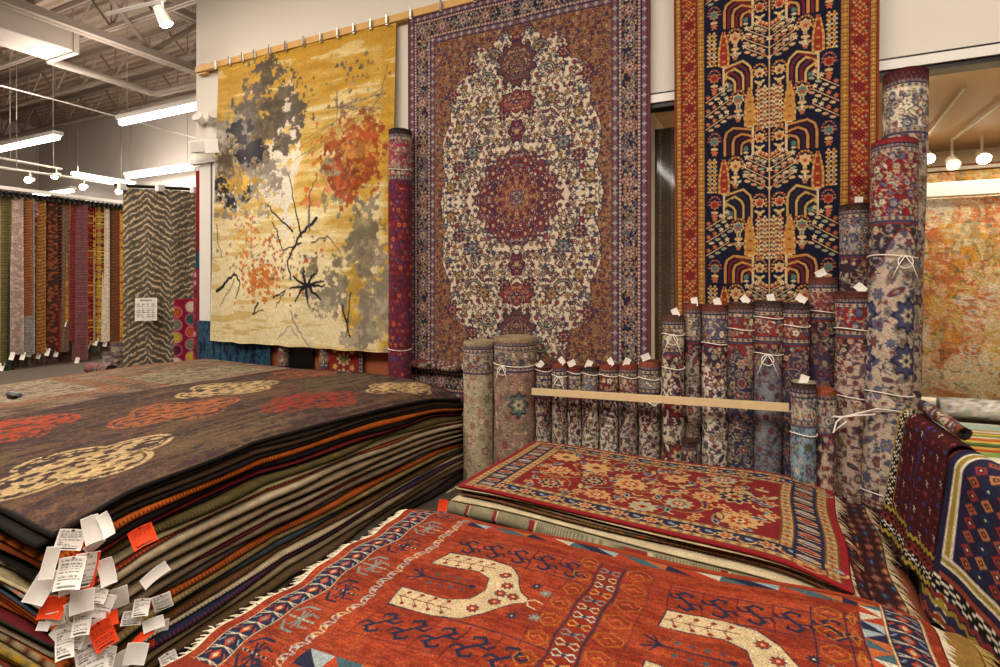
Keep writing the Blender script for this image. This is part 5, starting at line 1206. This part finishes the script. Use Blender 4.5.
    def tri(x0, x1, y0, y1, hor=True):
        L_ = (x1-x0) if hor else (y1-y0); n = int(L_/.10)
        for i in range(n):
            if hor:
                a = x0+i*L_/n; b = a+L_/n; c.poly([T(p) for p in ((a, y0), (b, y0), (a, y1))], cols[i*2 % 6]); c.poly([T(p) for p in ((b, y0), (b, y1), (a, y1))], cols[(i*2+1+i % 2) % 6])
            else:
                a = y0+i*L_/n; b = a+L_/n; m = (a+b)/2
                c.poly([T(p) for p in ((x0, a), (x1, a), (x0, m))], cols[i*2 % 6]); c.poly([T(p) for p in ((x1, a), (x1, m), (x0, m))], cols[(i*2+1) % 6])
                c.poly([T(p) for p in ((x0, m), (x1, m), (x1, b))], cols[(i*2+2) % 6]); c.poly([T(p) for p in ((x0, m), (x1, b), (x0, b))], cols[(i*2+3) % 6])
    tri(-1.30, .30, 1.24, 1.32); tri(-1.30, .30, 2.34, 2.41); tri(.245, .31, 1.25, 2.4, False)
    c.rect(*T((-1.50, 2.56)), *T((.46, 2.45)), '#a83a1c'); c.rect(*T((-1.66, 1.12)), *T((.46, 1.06)), '#7e2a1a')
    for k in range(12): hook(-1.42+k*.15, 1.17, .8, NV, 1)
    return c
oc = paint_orange()
OL = [('orange tribal', '#8c2c18', .020, None, 0), ('gold fringed', '#8a6a34', .022, None, .10), ('navy', '#22263a', .022, None, .0), ('red', '#6a1e1c', .024, None, .02), ('tan', '#8a7858', .03, None, .0), ('brown', '#4a3626', .05, None, .0), ('dark', '#33281f', .08, None, -.02), ('lowest', '#2a221c', .20, None, -.02)]
hz = .47; zt = hz; sc3 = hz/sum(l[2] for l in OL)
for i, (nm, cs, th, st, ex) in enumerate(OL):
    th *= sc3; frac = zt/hz
    def zf(x, y, z=zt):
        frac = z/hz; e = .10*np.clip((y-2.26)/.30, 0, 1)**1.6+.018*np.exp(-((x+1.66)/.10)**2)+.03*np.exp(-((x-.50)/.14)**2)
        return z-(e)*frac+(.008*np.sin(x*6)+.007*np.sin(x*3.1+y*3))*frac
    zb = (lambda x, y, f=zf, q=zt-th: f(x, y, q)) if zt-th > .01 else (lambda x, y: 0*x)
    X0f = lambda y, i=i: -1.66+.012*np.sin(y*13+i*1.7)+.008*np.sin(y*29+i)
    X1f = lambda y, ex=ex, i=i: .46+ex+.006*np.sin(y*11+i)
    Y0f = lambda U, i=i: 1.06-.01*np.sin(U*7+i)
    Y1f = lambda U, i=i: 2.50+.0*U-(.06*(1-U) if i else 0)-.008*np.sin(U*14+i)-.12*np.clip(.15-U, 0, 1)*4*.3
    if i == 0:
        o = stack_rug('stacked_rug', '', X0f, X1f, Y0f, Y1f, zf, th, oc.sample(700, 480), '#7a2a1a', None, 700, 480, M_RUG, uni=True, zb=zb); lab = 'orange-red tribal rug with cream horseshoe arches on the stack in front'
    else:
        o = stack_rug('stacked_rug', '', X0f, X1f, Y0f, Y1f, zf, th, None, cs, None, 60, 90, M_EDGE, zb=zb); lab = f'{nm} edged rug, {ORD[i]} down in the front stack under the orange tribal rug'
    tag(o, lab, 'rug', 'rugs in the front stack')
    if i < 2:
        ys = np.linspace(1.07, 2.48, 300)
        if i == 0: xx = X0f(ys); fringe(o, np.stack([xx, ys, zf(xx, ys)-.008], -1), np.tile([-1.0, 0, .0], (300, 1)), .048, '#d6cab0', 3, drop=.25, wd=.009)
        xx = X1f(ys); fringe(o, np.stack([xx, ys, zf(xx, ys)-.008], -1), np.tile([1.0, 0, -.3], (300, 1)), .05 if i == 0 else .07, '#d6cab0' if i == 0 else '#b09454', 5+i, drop=.4, wd=.009)
    zt -= th
o_top = o
# loose tags lying between the stacks at the bottom left
# ================================================================== wooden bar, strings, things along the wall
A = Vector(pix(533, 391, Y=3.885)); B = Vector(pix(789, 407, Y=3.80)); d = B-A
n_ = Vector((0, 0, 1)); s_ = Vector((d.y, -d.x, 0)).normalized()*.025
pts = [A+s_*.0+n_*-.024, A+s_+n_*-.024, A+s_+n_*.024, A+n_*.024]
o = MB().prism([tuple(p) for p in pts], tuple(d)).build('wooden_batten', M_WOODL); tag(o, 'pale wooden batten tied across the front of the rolled rugs', 'batten')
def string(name, pts, label, r=.0035):
    o = MB().tube(pts, r, 6).build(name, M_ROPE, smooth=True); return tag(o, label, 'string')
P1 = pix(788, 411, Y=3.79); P2 = pix(842, 417, Y=3.74); P3 = pix(903, 412, Y=3.72)
string('tie_string', [P1, ((P1[0]+P2[0])/2, 3.75, P1[2]-.012), P2, ((P3[0]+P2[0])/2, 3.71, P3[2]-.005), P3], 'long white string running from the batten to the leaning rolls', .005)
string('tie_string', [P1, (P1[0]+.15, 3.745, P1[2]+.004), P2, (P3[0]-.12, 3.70, P3[2]+.01), P3], 'second strand of white string beside the batten end', .004)
kx = P2; string('tie_string', [kx, (kx[0]-.03, kx[1]-.02, kx[2]-.03), (kx[0]-.045, kx[1]-.025, kx[2]-.09), (kx[0]-.02, kx[1]-.02, kx[2]-.06), (kx[0]+.02, kx[1]-.02, kx[2]-.02), kx, (kx[0]+.06, kx[1]-.03, kx[2]+.02), (kx[0]+.16, kx[1]-.02, kx[2]+.035)], 'knotted bow of white string hanging in front of the red-banded roll', .005)
for i, (a, b) in enumerate((((660, 398), (652, 392)),)):
    q = pix(*a, Y=3.84); string('tie_string', [q, (q[0]+.02, 3.82, q[2]+.07), (q[0]+.05, 3.82, q[2]+.02), (q[0]-.03, 3.81, q[2]-.05), (q[0]-.07, 3.81, q[2]-.03)], 'short loose string knotted around the middle of the batten', .0035)
# low things under the gold rug
structure('trim_6', MB().box(-5.81, -3.15, WY-.02, WY, 0, 1.10), M_TERRA)
c = Can(1.16, 1.1, 150, '#1f3a52'); H, W = c.H, c.W; n = fbm(H, W, 30, 91, 3, .3); n2 = fbm(H, W, 50, 92, 2); c.mask(n > .52, '#2a5068', .7); c.mask(n < .42, '#101a2a', .7); c.mask(n2 > .6, '#3a6a80', .5)
def drape(x0, x1, z0, z1, y, back=.12):
    def fn(U, V, D):
        zz = z1+(z0-z1)*V; f = np.clip(V/.06, 0, 1)
        return np.stack([x0+(x1-x0)*U, y+D+(1-f)*back-.006*np.sin(U*9)*V, z1+(z0-z1)*np.clip((V-.06)/.94, 0, 1)-(1-f)*.01-D*(1-f)*.8], -1)
    return fn
o = rug('draped_rug', c, drape(-6.06, -4.88, .25, 1.165, 4.265, .04), .012, 120, 110, M_RUG); tag(o, 'deep blue overdyed rug draped low beneath the gold abstract rug', 'rug')
for i, (px, cc) in enumerate(((284, '#5a4432'), (325, '#5c4430'))):
    place(px, 342, 4.28, 11, 500+i, f'slim brown geometric roll under the gold rug, {("left" if i == 0 else "right")} of the pair', field=cc, vine='#2e2230', border='#7a5a3c', top='#3c2c24', capcol='#4a3a2c', ny=80, sc=.7, pal=('#a08050', '#6a3a2c', '#3a3a4a'))
o = MB().box(-4.72, -4.30, 4.30, 4.33, .0, 1.02, .004).build('shade_gap_board', M_DARKM); tag(o, 'black board standing in for the shaded gap between the slim rolls under the gold rug', 'board')  # black sheet put in as the shade between the two rolls
c = Can(.50, 1.0, 220, '#8a2a1e')
guard(c, 0, 0, .06, 1.0, '#b0926a', '#4a3050', .05, '#2a2440'); guard(c, .44, 0, .5, 1.0, '#b0926a', '#4a3050', .05, '#2a2440'); guard(c, .06, 0, .44, .05, '#3c3a54', '#b0926a', .05)
for k in range(5): c.star(.25, .12+k*.2, .075, 8, .2, '#c2b088'); c.star(.25, .12+k*.2, .05, 6, .25, '#7a6a3c'); c.star(.14, .22+k*.2, .03, 5, .3, '#c9a060'); c.star(.36, .22+k*.2, .03, 5, .3, '#c9a060')
o = rug('draped_rug', c, drape(-4.12, -3.62, .3, 1.05, 4.28, .03), .010, 70, 110, M_RUG); tag(o, 'small red rug with cream motifs draped beneath the right corner of the gold rug', 'rug')
# lying maroon roll at the back corner of the brown stack
def lying(p0, p1, R, seed, label, field, border='#6a2a2c', nx=28, ny=90, tagged=False, m=M_RUG, **k):
    a = Vector(p0); b = Vector(p1); d = b-a; can = roll_can(R, d.length, seed, field=field, border=border, **k)
    g = roll(a.x, a.y, R, d.length, can, label, m=m, z0=a.z, nx=nx, ny=ny, group='rolled rugs lying down', tagc=tagged)
    g.rotation_mode = 'QUATERNION'; g.rotation_quaternion = Vector((0, 0, 1)).rotation_difference(d.normalized()); return g
lying((-3.02, 4.235, .86), (-2.46, 4.22, .865), .048, 601, 'maroon rolled rug lying at the far corner of the big brown stack', '#5a2c2c', vine='#2a1c24', top='#6a3a30', tagged=True)
lying((-10.9, 5.62, .10), (-10.25, 5.62, .10), .10, 602, 'dusty pink rolled rug lying on the floor left of the striped rug', '#8a5458', vine='#5a3440', top='#7a4a48')
for i, (px, tp) in enumerate(((110, 352), (118, 342))):
    place(px, tp, 6.05+.1*i, 13, 610+i, f'short speckled beige roll standing left of the striped rug, the {("lower" if i == 0 else "higher")} one', field='#8f8272', vine='#5a4e44', border='#a09078', top='#6a5a4c', ny=50, nx=24)
lying((.86, 4.20, .855), (2.6, 4.20, .855), .062, 603, 'white rolled rug with grey scrolls lying along the window sill', '#d6cfc2', vine='#a89c90', border='#d0c8bc', top='#b9b0a4', pal=('#b5aca0', '#c5beb2', '#a39a92'), leaf=('#b5aca0', '#a89e94'))
# bright striped kilim on a low stack under the window
c = Can(1.9, .95, 220, '#c9c2a0'); y = 0
for t, col in ((.06, '#d2cdb6'), (.14, '#a9c3b4'), (.03, '#cf9a3a'), (.05, '#d9d2bb'), (.025, '#c2452a'), (.04, '#d8b94a'), (.05, '#7d9a3a'), (.03, '#d9d2bb'), (.05, '#d07a2a'), (.03, '#c2452a'), (.05, '#d8b94a'), (.05, '#5c7a34'), (.04, '#3c4430'), (.05, '#c9a23a'), (.05, '#b5402a'), (.10, '#88a04a'), (.1, '#d9d2bb')):
    c.rect(0, y, 1.9, y+t, col); y += t
zf = lambda x, y: .785-.03*np.clip(3.6-y, 0, 1)+.005*np.sin(x*7)
for i in range(6):
    o = stack_rug('striped_kilim' if i == 0 else 'stacked_rug', '', lambda y: .80+0*y, lambda y: 2.65+0*y, 3.30, 4.13, (lambda z_: (lambda x, y: z_-.03*np.clip(3.6-y, 0, 1)*(z_/.785)+.004*np.sin(x*7)))(.785-(0 if i == 0 else .012+(i-1)*.153)), .012 if i == 0 else .153, c.sample(60, 220) if i == 0 else None, ['#c9a23a', '#6a5a3c', '#8a3a2c', '#4a5a3c', '#7a6a50', '#3c3028'][i], None, 60 if i == 0 else 16, 220 if i == 0 else 16, M_RUG if i == 0 else M_EDGE, uni=(i == 0))
    tag(o, 'brightly striped yellow, green and orange kilim lying below the window' if i == 0 else f'folded textile {ORD[i]} down under the striped kilim', 'rug', 'textiles below the window')

# ================================================================== kilims over a rail at the right
def checks(c, x0, y0, x1, y1, s, a, b):
    y = y0; j = 0
    while y < y1:
        x = x0; i = 0
        while x < x1:
            c.rect(x, y, min(x+s, x1), min(y+s, y1), a if (i//2+j) % 2 == 0 and (i+j) % 3 else b); x += s; i += 1
        y += s; j += 1
def zig(c, y, amp, per, wd, col, x0, x1):
    pts = []; x = x0; k = 0
    while x <= x1+per: pts.append((x, y+(amp if k % 2 else -amp))); x += per; k += 1
    c.line(pts, wd, col)
def paint_k1():
    c = Can(1.0, 1.6, 260, '#3c1418'); n = fbm(c.H, c.W, 20, 95, 3); c.mask(n > .55, '#4e181a', .6)
    rng = np.random.RandomState(4)
    for j in range(14):
        for i in range(8):
            x = .2+i*.11; y = .1+j*.11; k = (i*3+j) % 5
            if k == 0: c.line([(x-.02, y-.025), (x+.02, y-.01), (x-.005, y+.01), (x+.02, y+.03)], .008, '#c9bfa8')
            elif k == 1: c.poly([(x, y-.035), (x+.03, y), (x, y+.035), (x-.03, y)], '#7a2424'); c.star(x, y, .01, 4, .3, '#3a3a7c')
            elif k == 2: c.star(x, y, .02, 4, .45, '#33387a')
            elif k == 3: c.line([(x-.03, y), (x, y+.03), (x+.03, y)], .006, '#8c3a2a')
            else: c.ell(x, y, .008, .008, '#b0602c')
    for q in range(12): c.ell(.55+.02*math.sin(q), .1+q*.13, .02, .05, '#2c2f70')
    c.rect(0, 0, .04, 1.6, '#96802c'); checks(c, .04, 0, .15, 1.6, .022, '#cfc6b0', '#14110f'); zig(c, 0, 0, 1, .01, '#000000', 0, 0)
    for xx in (.16,): c.rect(xx, 0, xx+.01, 1.6, '#96802c')
    c.rect(0, 1.26, 1.0, 1.6, '#1c1414')
    zig(c, 1.27, .018, .03, .030, '#96802c', 0, 1); checks(c, 0, 1.31, 1.0, 1.37, .02, '#14110f', '#6e2420'); zig(c, 1.40, .02, .035, .024, '#7e2c22', 0, 1); checks(c, 0, 1.43, 1.0, 1.51, .022, '#cfc6b0', '#14110f'); zig(c, 1.55, .02, .035, .03, '#96802c', 0, 1)
    return c
def paint_k2():
    c = Can(1.1, 1.6, 260, '#23203a'); n = fbm(c.H, c.W, 20, 96, 3); rng = np.random.RandomState(4)
    def frame(i, wd, col):
        c.rect(i, i*1.0+.0, i+wd, 1.6, col); c.rect(i, 0, i+wd, 1.6, col)
    for x, wd, col in ((.0, .05, '#1a1828'), (.05, .03, '#a04a30'), (.08, .05, '#23203a'), (.13, .018, '#cfc6b0'), (.148, .03, '#96802c'), (.178, .02, '#cfc6b0')): c.rect(x, 0, x+wd, 1.6, col)
    for j in range(12):
        for i in range(9):
            x = .28+i*.10; y = .07+j*.11; col = ('#a04a30', '#1a3050', '#8a2a28', '#b07040')[(i+2*j) % 4]
            c.poly([(x, y-.05), (x+.045, y), (x, y+.05), (x-.045, y)], col); c.poly([(x, y-.025), (x+.022, y), (x, y+.025), (x-.022, y)], '#1a1828'); c.ell(x, y, .009, .009, '#cfc6b0' if (i+j) % 2 else '#b07040')
    y = 1.02
    for t, col in ((.03, '#cfc6b0'), (.035, '#96802c'), (.025, '#cfc6b0'), (.06, '#23203a'), (.05, '#8a3a2c')): c.rect(.13, y, 1.1, y+t, col); y += t
    checks(c, 0, 1.22, 1.1, 1.34, .024, '#cfc6b0', '#14110f'); zig(c, 1.38, .022, .04, .03, '#7e2c22', 0, 1.1); zig(c, 1.44, .022, .04, .03, '#96802c', 0, 1.1); zig(c, 1.50, .022, .04, .03, '#2a2a48', 0, 1.1); zig(c, 1.56, .02, .04, .03, '#8a3a2c', 0, 1.1)
    return c
def kilim(can, A, B, zt, r, Lf, Lb, flare, label, nx=220, ny=300, tilt=0):
    A = np.array(A); B = np.array(B); d = B-A; L = np.hypot(*d); d = d/L; nrm = np.array([-d[1], d[0]])
    if nrm[0] > 0: nrm = -nrm
    tot = Lf+Lb
    def fn(U, V, D):
        s = -Lb+tot*V; rr = r-D; ang = np.clip(s/r, -PI/2, PI/2)
        off = rr*np.sin(ang); z = zt-tilt*U+rr*np.cos(ang)-r
        over = np.maximum(np.abs(s)-r*PI/2, 0)
        z = z-over; wave = .014*np.sin(U*11+1)+.008*np.sin(U*23)
        off = off+np.sign(s)*over*flare+wave*over*1.5*np.sign(s)
        P = A[None, :]+d[None, :]*(U*L)[:, None]+nrm[None, :]*off[:, None]
        return np.stack([P[:, 0], P[:, 1], z], -1)
    o = rug('kilim', can, fn, .006, nx, ny, M_RUG); return tag(o, label, 'rug', 'kilims over the rail')
ka = (.565, 3.27); kb = (.645, 2.78); 
cK = Can(1.0, 2.2, 260, '#3c1418'); k1 = paint_k1(); cK.a = np.concatenate([k1.a[::-1][:int(.6*260)], k1.a], 0); cK.H = cK.a.shape[0]
kilim(cK, ka, kb, 1.0, .055, .62, .25, .13, 'dark maroon kilim with a mustard zigzag edge folded over the rail at right', tilt=.035)
k2 = paint_k2(); cK = Can(1.1, 2.2, 260, '#23203a'); cK.a = np.concatenate([k2.a[::-1][:int(.6*260)], k2.a], 0); cK.H = cK.a.shape[0]
kilim(cK, (.655, 2.87), (.85, 1.85), .945, .072, .70, .30, .10, 'navy, white and rust diamond kilim folded over the near end of the rail', tilt=.03)
g = empty('display_rack', (.60, 3.0, 0), 'low metal rack holding the kilims up at the right edge', 'rack')
z0 = .875
MB().tube([(-.04, .29, z0), (.25, -1.35, z0)], .028, 10).build('rail', M_DARKM, g)
for q in ((-.03, .24), (.22, -1.2)):
    MB().tube([(q[0], q[1], z0), (q[0], q[1], 0.02)], .02, 8).build('post', M_DARKM, g); MB().box(q[0]-.16, q[0]+.2, q[1]-.02, q[1]+.02, 0, .03, .005).build('foot', M_DARKM, g)
lying((.60, 3.22, 1.03), (.665, 2.84, .995), .026, 604, 'dark red rolled textile lying along the top of the kilims', '#4e1a18', border='#7a2a20', vine='#2a1418', top='#7a2c20', pal=('#7a2a20', '#96802c', '#4a1414'), leaf=('#7a2a20', '#96802c'))

# ================================================================== rugs at the far left
def facing(px0, px1, P0, P1, z0, z1, can, label, name, nx, ny, m=M_RUG, fold=.02, group=None, th=.012, wv=3, off=0.0, back=None):
    a = np.array(P0); b = np.array(P1); d = b-a; L = np.hypot(*d); n = np.array([-d[1], d[0]])/L
    if n @ (-a) < 0: n = -n
    def fn(U, V, D):
        p = a[None, :]+d[None, :]*U[:, None]+n[None, :]*(fold*np.sin(U*wv*PI)*(.4+V*.8)+off-D)[:, None]
        return np.stack([p[:, 0], p[:, 1], z1+(z0-z1)*V], -1)
    o = rug(name, can, fn, th, nx, ny, m, back=back); return tag(o, label, 'rug', group)
def zebra(seed, w=1.1):
    c = Can(w, 3.1, 150, '#5a5246'); X, Y = c.grid(); H, W = c.H, c.W; n = fbm(H, W, 9, seed, 3); n2 = fbm(H, W, 40, seed+1, 2); n3 = fbm(H, W, 14, seed+4, 2)
    xm = np.minimum((X/w*2) % 2, 2-(X/w*2) % 2) if w > .9 else X/w
    ph = (Y-xm*-.30*1.0+(n-.5)*.10)*58+np.sin(xm*6)*1.2; s = np.sin(ph)
    wdt = .60+.9*(n3-.5)
    c.mask(n2 > .55, '#6a6050', .5); c.mask((s > wdt) & (n2+n3 > .80), '#cfba94', .9); c.mask((s > wdt) & (n2 > .54), '#b08a5c', .7); c.mask(s < -.75, '#3a342c', .6); return c
Z0 = pix(123, 188, Z=3.2); Z1 = pix(171, 190, Z=3.2); Z2 = pix(203, 192, Z=3.2)
facing(0, 0, Z0[:2], Z1[:2], .12, 3.2, zebra(201), 'full grey-brown rug with cream chevron stripes hanging left of the rug wall, the wider one', 'hanging_rug', 130, 330, fold=.015, group='chevron striped rugs', wv=4)
facing(0, 0, Z1[:2], Z2[:2], .12, 3.2, zebra(207, .8), 'narrow part-hidden chevron striped rug above the polka dot rug', 'hanging_rug', 100, 330, fold=.015, group='chevron striped rugs', wv=3)
g = MB().tube([(Z0[0]-.07, Z0[1]-.1, 3.24), (Z2[0]+.07, Z2[1]+.1, 3.24)], .03, 8).tube([(Z1[0]*1.02, Z1[1]*1.02, 3.27), (Z1[0]*1.02, Z1[1]*1.02, 0.0)], .03, 8).build('hanging_rail', M_DARKM); tag(g, 'black rail the chevron striped rugs hang from', 'rail')
for i, q in enumerate((.02, .48, .92)):
    p = (Z0[0]+(Z2[0]-Z0[0])*q, Z0[1]+(Z2[1]-Z0[1])*q); o = MB().box(p[0]-.05, p[0]+.05, p[1]-.10, p[1]+.04, 3.16, 3.28, .01).build('rail_clamp', M_PLAST); tag(o, f'white clamp on the rail above the chevron rugs, {ORD[i]} from the left', 'clamp', 'white rail clamps')
# paper price sheet on it
c = Can(.36, .36, 130, '#e6ddd2')
c.rect(.08, .03, .28, .05, '#6a6460'); r_ = random.Random(3)
for j in range(7):
    for k in range(4): c.rect(.03+k*.08, .09+j*.034, .03+k*.08+r_.uniform(.03, .065), .104+j*.034, '#8c8680')
q0 = pix(135, 298, Z=1.34); t0 = .975
def at_plane(px, f): # point on chevron rug plane along the ray px, f fraction nearer
    x, y, _ = pix(px, 200, Z=3.0); d = np.array([x, y]); a = np.array(Z0[:2]); b = np.array(Z2[:2]); e = b-a
    M = np.array([[d[0], -e[0]], [d[1], -e[1]]]); s, t = np.linalg.solve(M, a); return tuple(d*s*f)
pa, pb = at_plane(135, .985), at_plane(157, .985); dd = np.hypot(*pa)
zt_ = 1.6+(283-298)*(pa[0]*FX+pa[1]*FY)/560; zb_ = 1.6+(283-321)*(pa[0]*FX+pa[1]*FY)/560
def sheet(U, V, D):
    return np.stack([pa[0]+(pb[0]-pa[0])*U+D*.5, pa[1]+(pb[1]-pa[1])*U+D*.8, zt_+(zb_-zt_)*V], -1)
o = rug('price_sheet', c, sheet, .003, 60, 60, M_TAG); tag(o, 'white printed price sheet pinned on the wider chevron striped rug', 'sign')
# polka dot rug
c = Can(.62, 1.3, 150, '#8f1638')
for j in range(7):
    for i in range(2):
        x = .36-i*.36+.05; y = .12+j*.19+(.0 if i == 0 else .08); col = ('#c9b89c', '#2f4f4c', '#b5492a', '#6e6e5c', '#b99a2c', '#5c1a3a')[(j+i*2) % 6]
        c.ell(x, y, .15, .088, '#c27a8c'); c.ell(x, y, .13, .075, col)
pa2, pb2 = at_plane(174, .90), at_plane(200, .90); f_ = pa2[0]*FX+pa2[1]*FY
facing(0, 0, pa2, pb2, .0, 1.6+(283-299)*f_/560, c, 'magenta rug with coloured ovals standing in front of the narrow chevron rug', 'hanging_rug', 70, 130, fold=.01)
# red textile and patchwork beside the wall end
c = Can(.3, 1.6, 120, '#8a1420'); c.rect(0, .9, .3, 1.2, '#7a1a28'); c.rect(0, 1.2, .12, 1.45, '#2c4858')
facing(0, 0, (-6.46, 4.52), (-6.14, 4.50), 1.65, 2.98, c, 'crimson textile hanging at the left end of the rug wall', 'hanging_textile', 24, 80, fold=.03)
c = Can(.3, 1.2, 140, '#7a2434'); rng = np.random.RandomState(2)
for j in range(14):
    for i in range(3): c.ell(.05+i*.1, .04+j*.085, .03, .026, ('#b98a9a', '#c9b89c', '#3a2a30', '#a0303c')[rng.randint(4)])
facing(0, 0, (-6.42, 4.46), (-6.14, 4.44), .3, 1.75, c, 'pink and cream spotted textile hanging low by the wall end', 'hanging_textile', 30, 120, fold=.02)
# rack of hanging rugs
RK = [(0, 4.5, '#4a4426', 366, '#6a5a30'), (4.5, 8, '#151d1a', 372, '#2a3a2c'), (8, 16, '#8a7468', 355, '#a58c7c'), (16, 25, '#6a3c22', 316, '#9a6030'), (18, 27, '#6f6a66', 355, '#857c74'), (24.5, 28, '#5f5a58', 350, '#8a8078'), (27.5, 32.5, '#7c3428', 352, '#b98c78'), (32.5, 39, '#7a4a1e', 353, '#b88a4a'),
      (39, 40.5, '#c98a5c', 354, '#d8a070'), (40.5, 44, '#8f9086', 352, '#b0ac9c'), (44, 51, '#3c2018', 351, '#7c4026'), (51, 55.5, '#241816', 350, '#a05a24'), (55.5, 58.5, '#8a1a24', 352, '#a02a30'), (58.5, 63, '#544238', 352, '#7a5c44'), (63, 67, '#b07a24', 322, '#8c5a20'), (67, 72, '#6a2428', 341, '#8a3a34'),
      (72, 81, '#663a3c', 360, '#7c5050'), (81, 87, '#1c1410', 341, '#b0401c'), (86, 90, '#8c1a20', 345, '#c9a23a'), (90, 93.5, '#9c8468', 343, '#c2a080'), (93.5, 98.5, '#16120f', 341, '#a07a2c'), (98.5, 104, '#b9a890', 342, '#c9bba4'), (104, 107.5, '#2f3f34', 342, '#4a5a48'), (107.5, 114, '#5c3420', 346, '#7a4a2c'), (114, 119.5, '#a8641c', 345, '#c98a2c'), (119.5, 123, '#a89c84', 351, '#c2b498')]
desc = ['dark olive', 'near-black green', 'dusty beige', 'brown patterned, short', 'grey', 'slim grey', 'rust and cream', 'golden brown patterned', 'peach-edged', 'pale grey-green', 'dark brown and orange', 'black and orange', 'crimson', 'taupe', 'gold, shorter', 'maroon', 'dusty mauve, long', 'black, red and yellow tribal', 'red', 'tan and cream', 'black with yellow blossoms', 'cream', 'dark green', 'chestnut', 'orange-gold patterned', 'pale cream']
for i, (a, b, col, pb_, c2) in enumerate(RK):
    bb = b+1.2; near = pix(a, 200, X=-12.65+.0*i); far = pix(bb, 200, X=-12.65); f_ = near[0]*FX+near[1]*FY
    e = np.array(far[:2])-np.array(near[:2]); mid = np.array(near[:2])
    dirn = np.array([RX, RY]); L = (bb-a)*f_/560*1.15
    w_ = max(L, .05); c = Can(w_, 3.1, 110, col); r = np.random.RandomState(700+i); k = i % 4
    if k == 0: 
        for y in np.arange(.03, 3.1, .05): c.rect(0, y, w_, y+.014, c2)
    elif k == 1:
        for y in np.arange(.03, 3.1, .09): c.star(w_*.5, y, .03, 4, .4, c2); c.star(w_*.2, y+.045, .02, 4, .4, c2); c.star(w_*.8, y+.045, .02, 4, .4, c2)
    elif k == 2:
        for _ in range(140): c.ell(r.rand()*w_, r.rand()*3.1, .02, .03, c2, r.rand()*3)
    else:
        for y in np.arange(0, 3.1, .07): c.line([(0, y), (w_*.5, y+.04), (w_, y)], .012, c2)
    if i in (17, 20, 24): 
        for y in np.arange(0, 3.1, .16): c.star(w_*.5, y, .06, 4, .3, c2); c.rect(0, y+.06, w_, y+.09, ('#8a1a20', '#c9a23a')[int(y*10) % 2])
    c.rect(0, 0, .012, 3.1, c2)
    p0 = mid; p1 = mid+dirn*L+np.array([-RY, RX])*.0+np.array([FX, FY])*.10
    z1 = 3.18-.0*i; z0_ = 1.6+(283-pb_)*f_/560
    o = facing(0, 0, p0, p1, z0_, z1, c, f'{desc[i]} rug on the far rack, {ORD[i]} from the left', 'rack_rug', 16, 200, fold=.03, group='rugs hanging edge-on along the far rack', wv=1.6)
    if i % 2 == 0: price_tag(o, (p1[0]*.6+p0[0]*.4, p1[1]*.6+p0[1]*.4-.06, z0_+.05), .07, .14, .9, .2, .3, printed=False)
for i, (a, b, pt, pb_, col, l) in enumerate(((28, 82, 335, 363, '#6a4040', 'wide dusty mauve rug behind the others on the far rack'), (80, 116, 335, 361, '#7c7862', 'wide grey-green scroll rug behind the others near the right end of the far rack'), (8, 30, 340, 372, '#5c3018', 'rust brown rug hanging lowest near the left end of the far rack'))):
    p0 = pix(a, 300, X=-12.75); p1 = pix(b, 300, X=-12.75); f_ = p0[0]*FX+p0[1]*FY; c = Can(1.4, 3, 60, col); flora(c, 0, 0, 1.4, 3, .3, P_('#8a7c64', '#5c4a40'), '#4c4038', P_('#6a5c50'), np.random.RandomState(i))
    facing(0, 0, p0[:2], p1[:2], 1.6+(283-pb_)*(p1[0]*FX+p1[1]*FY)/560, 3.15, c, l, 'rack_rug', 40, 80, fold=.02, group='wide rugs at the back of the far rack', wv=5, off=-.15)
a_ = pix(-14, 194, X=-12.6); b_ = pix(124, 207, X=-12.6)
g = empty('rug_rack', (-12.6, 5, 0), 'black and white display rack carrying the far hanging rugs', 'rack')
MB().tube([(0, a_[1]-5, 3.24), (0, b_[1]-5, 3.24)], .03, 8).build('rail', M_DARKM, g); MB().box(-.03, .03, a_[1]-5, b_[1]-5, 3.30, 3.36).build('top_rail', M_PLAST, g)
for q in np.linspace(0, 1, 27):
    y = a_[1]+(b_[1]-a_[1])*q-5; MB().box(-.03, .09, y-.015, y+.015, 3.16, 3.27, .003).build('hook', M_DARKM, g)
for y in (a_[1]-5, b_[1]-5): MB().tube([(-.1, y, 3.3), (-.1, y, 0.02)], .03, 8).build('post', M_DARKM, g); MB().box(-.4, .3, y-.04, y+.04, 0, .04, .01).build('foot', M_DARKM, g)
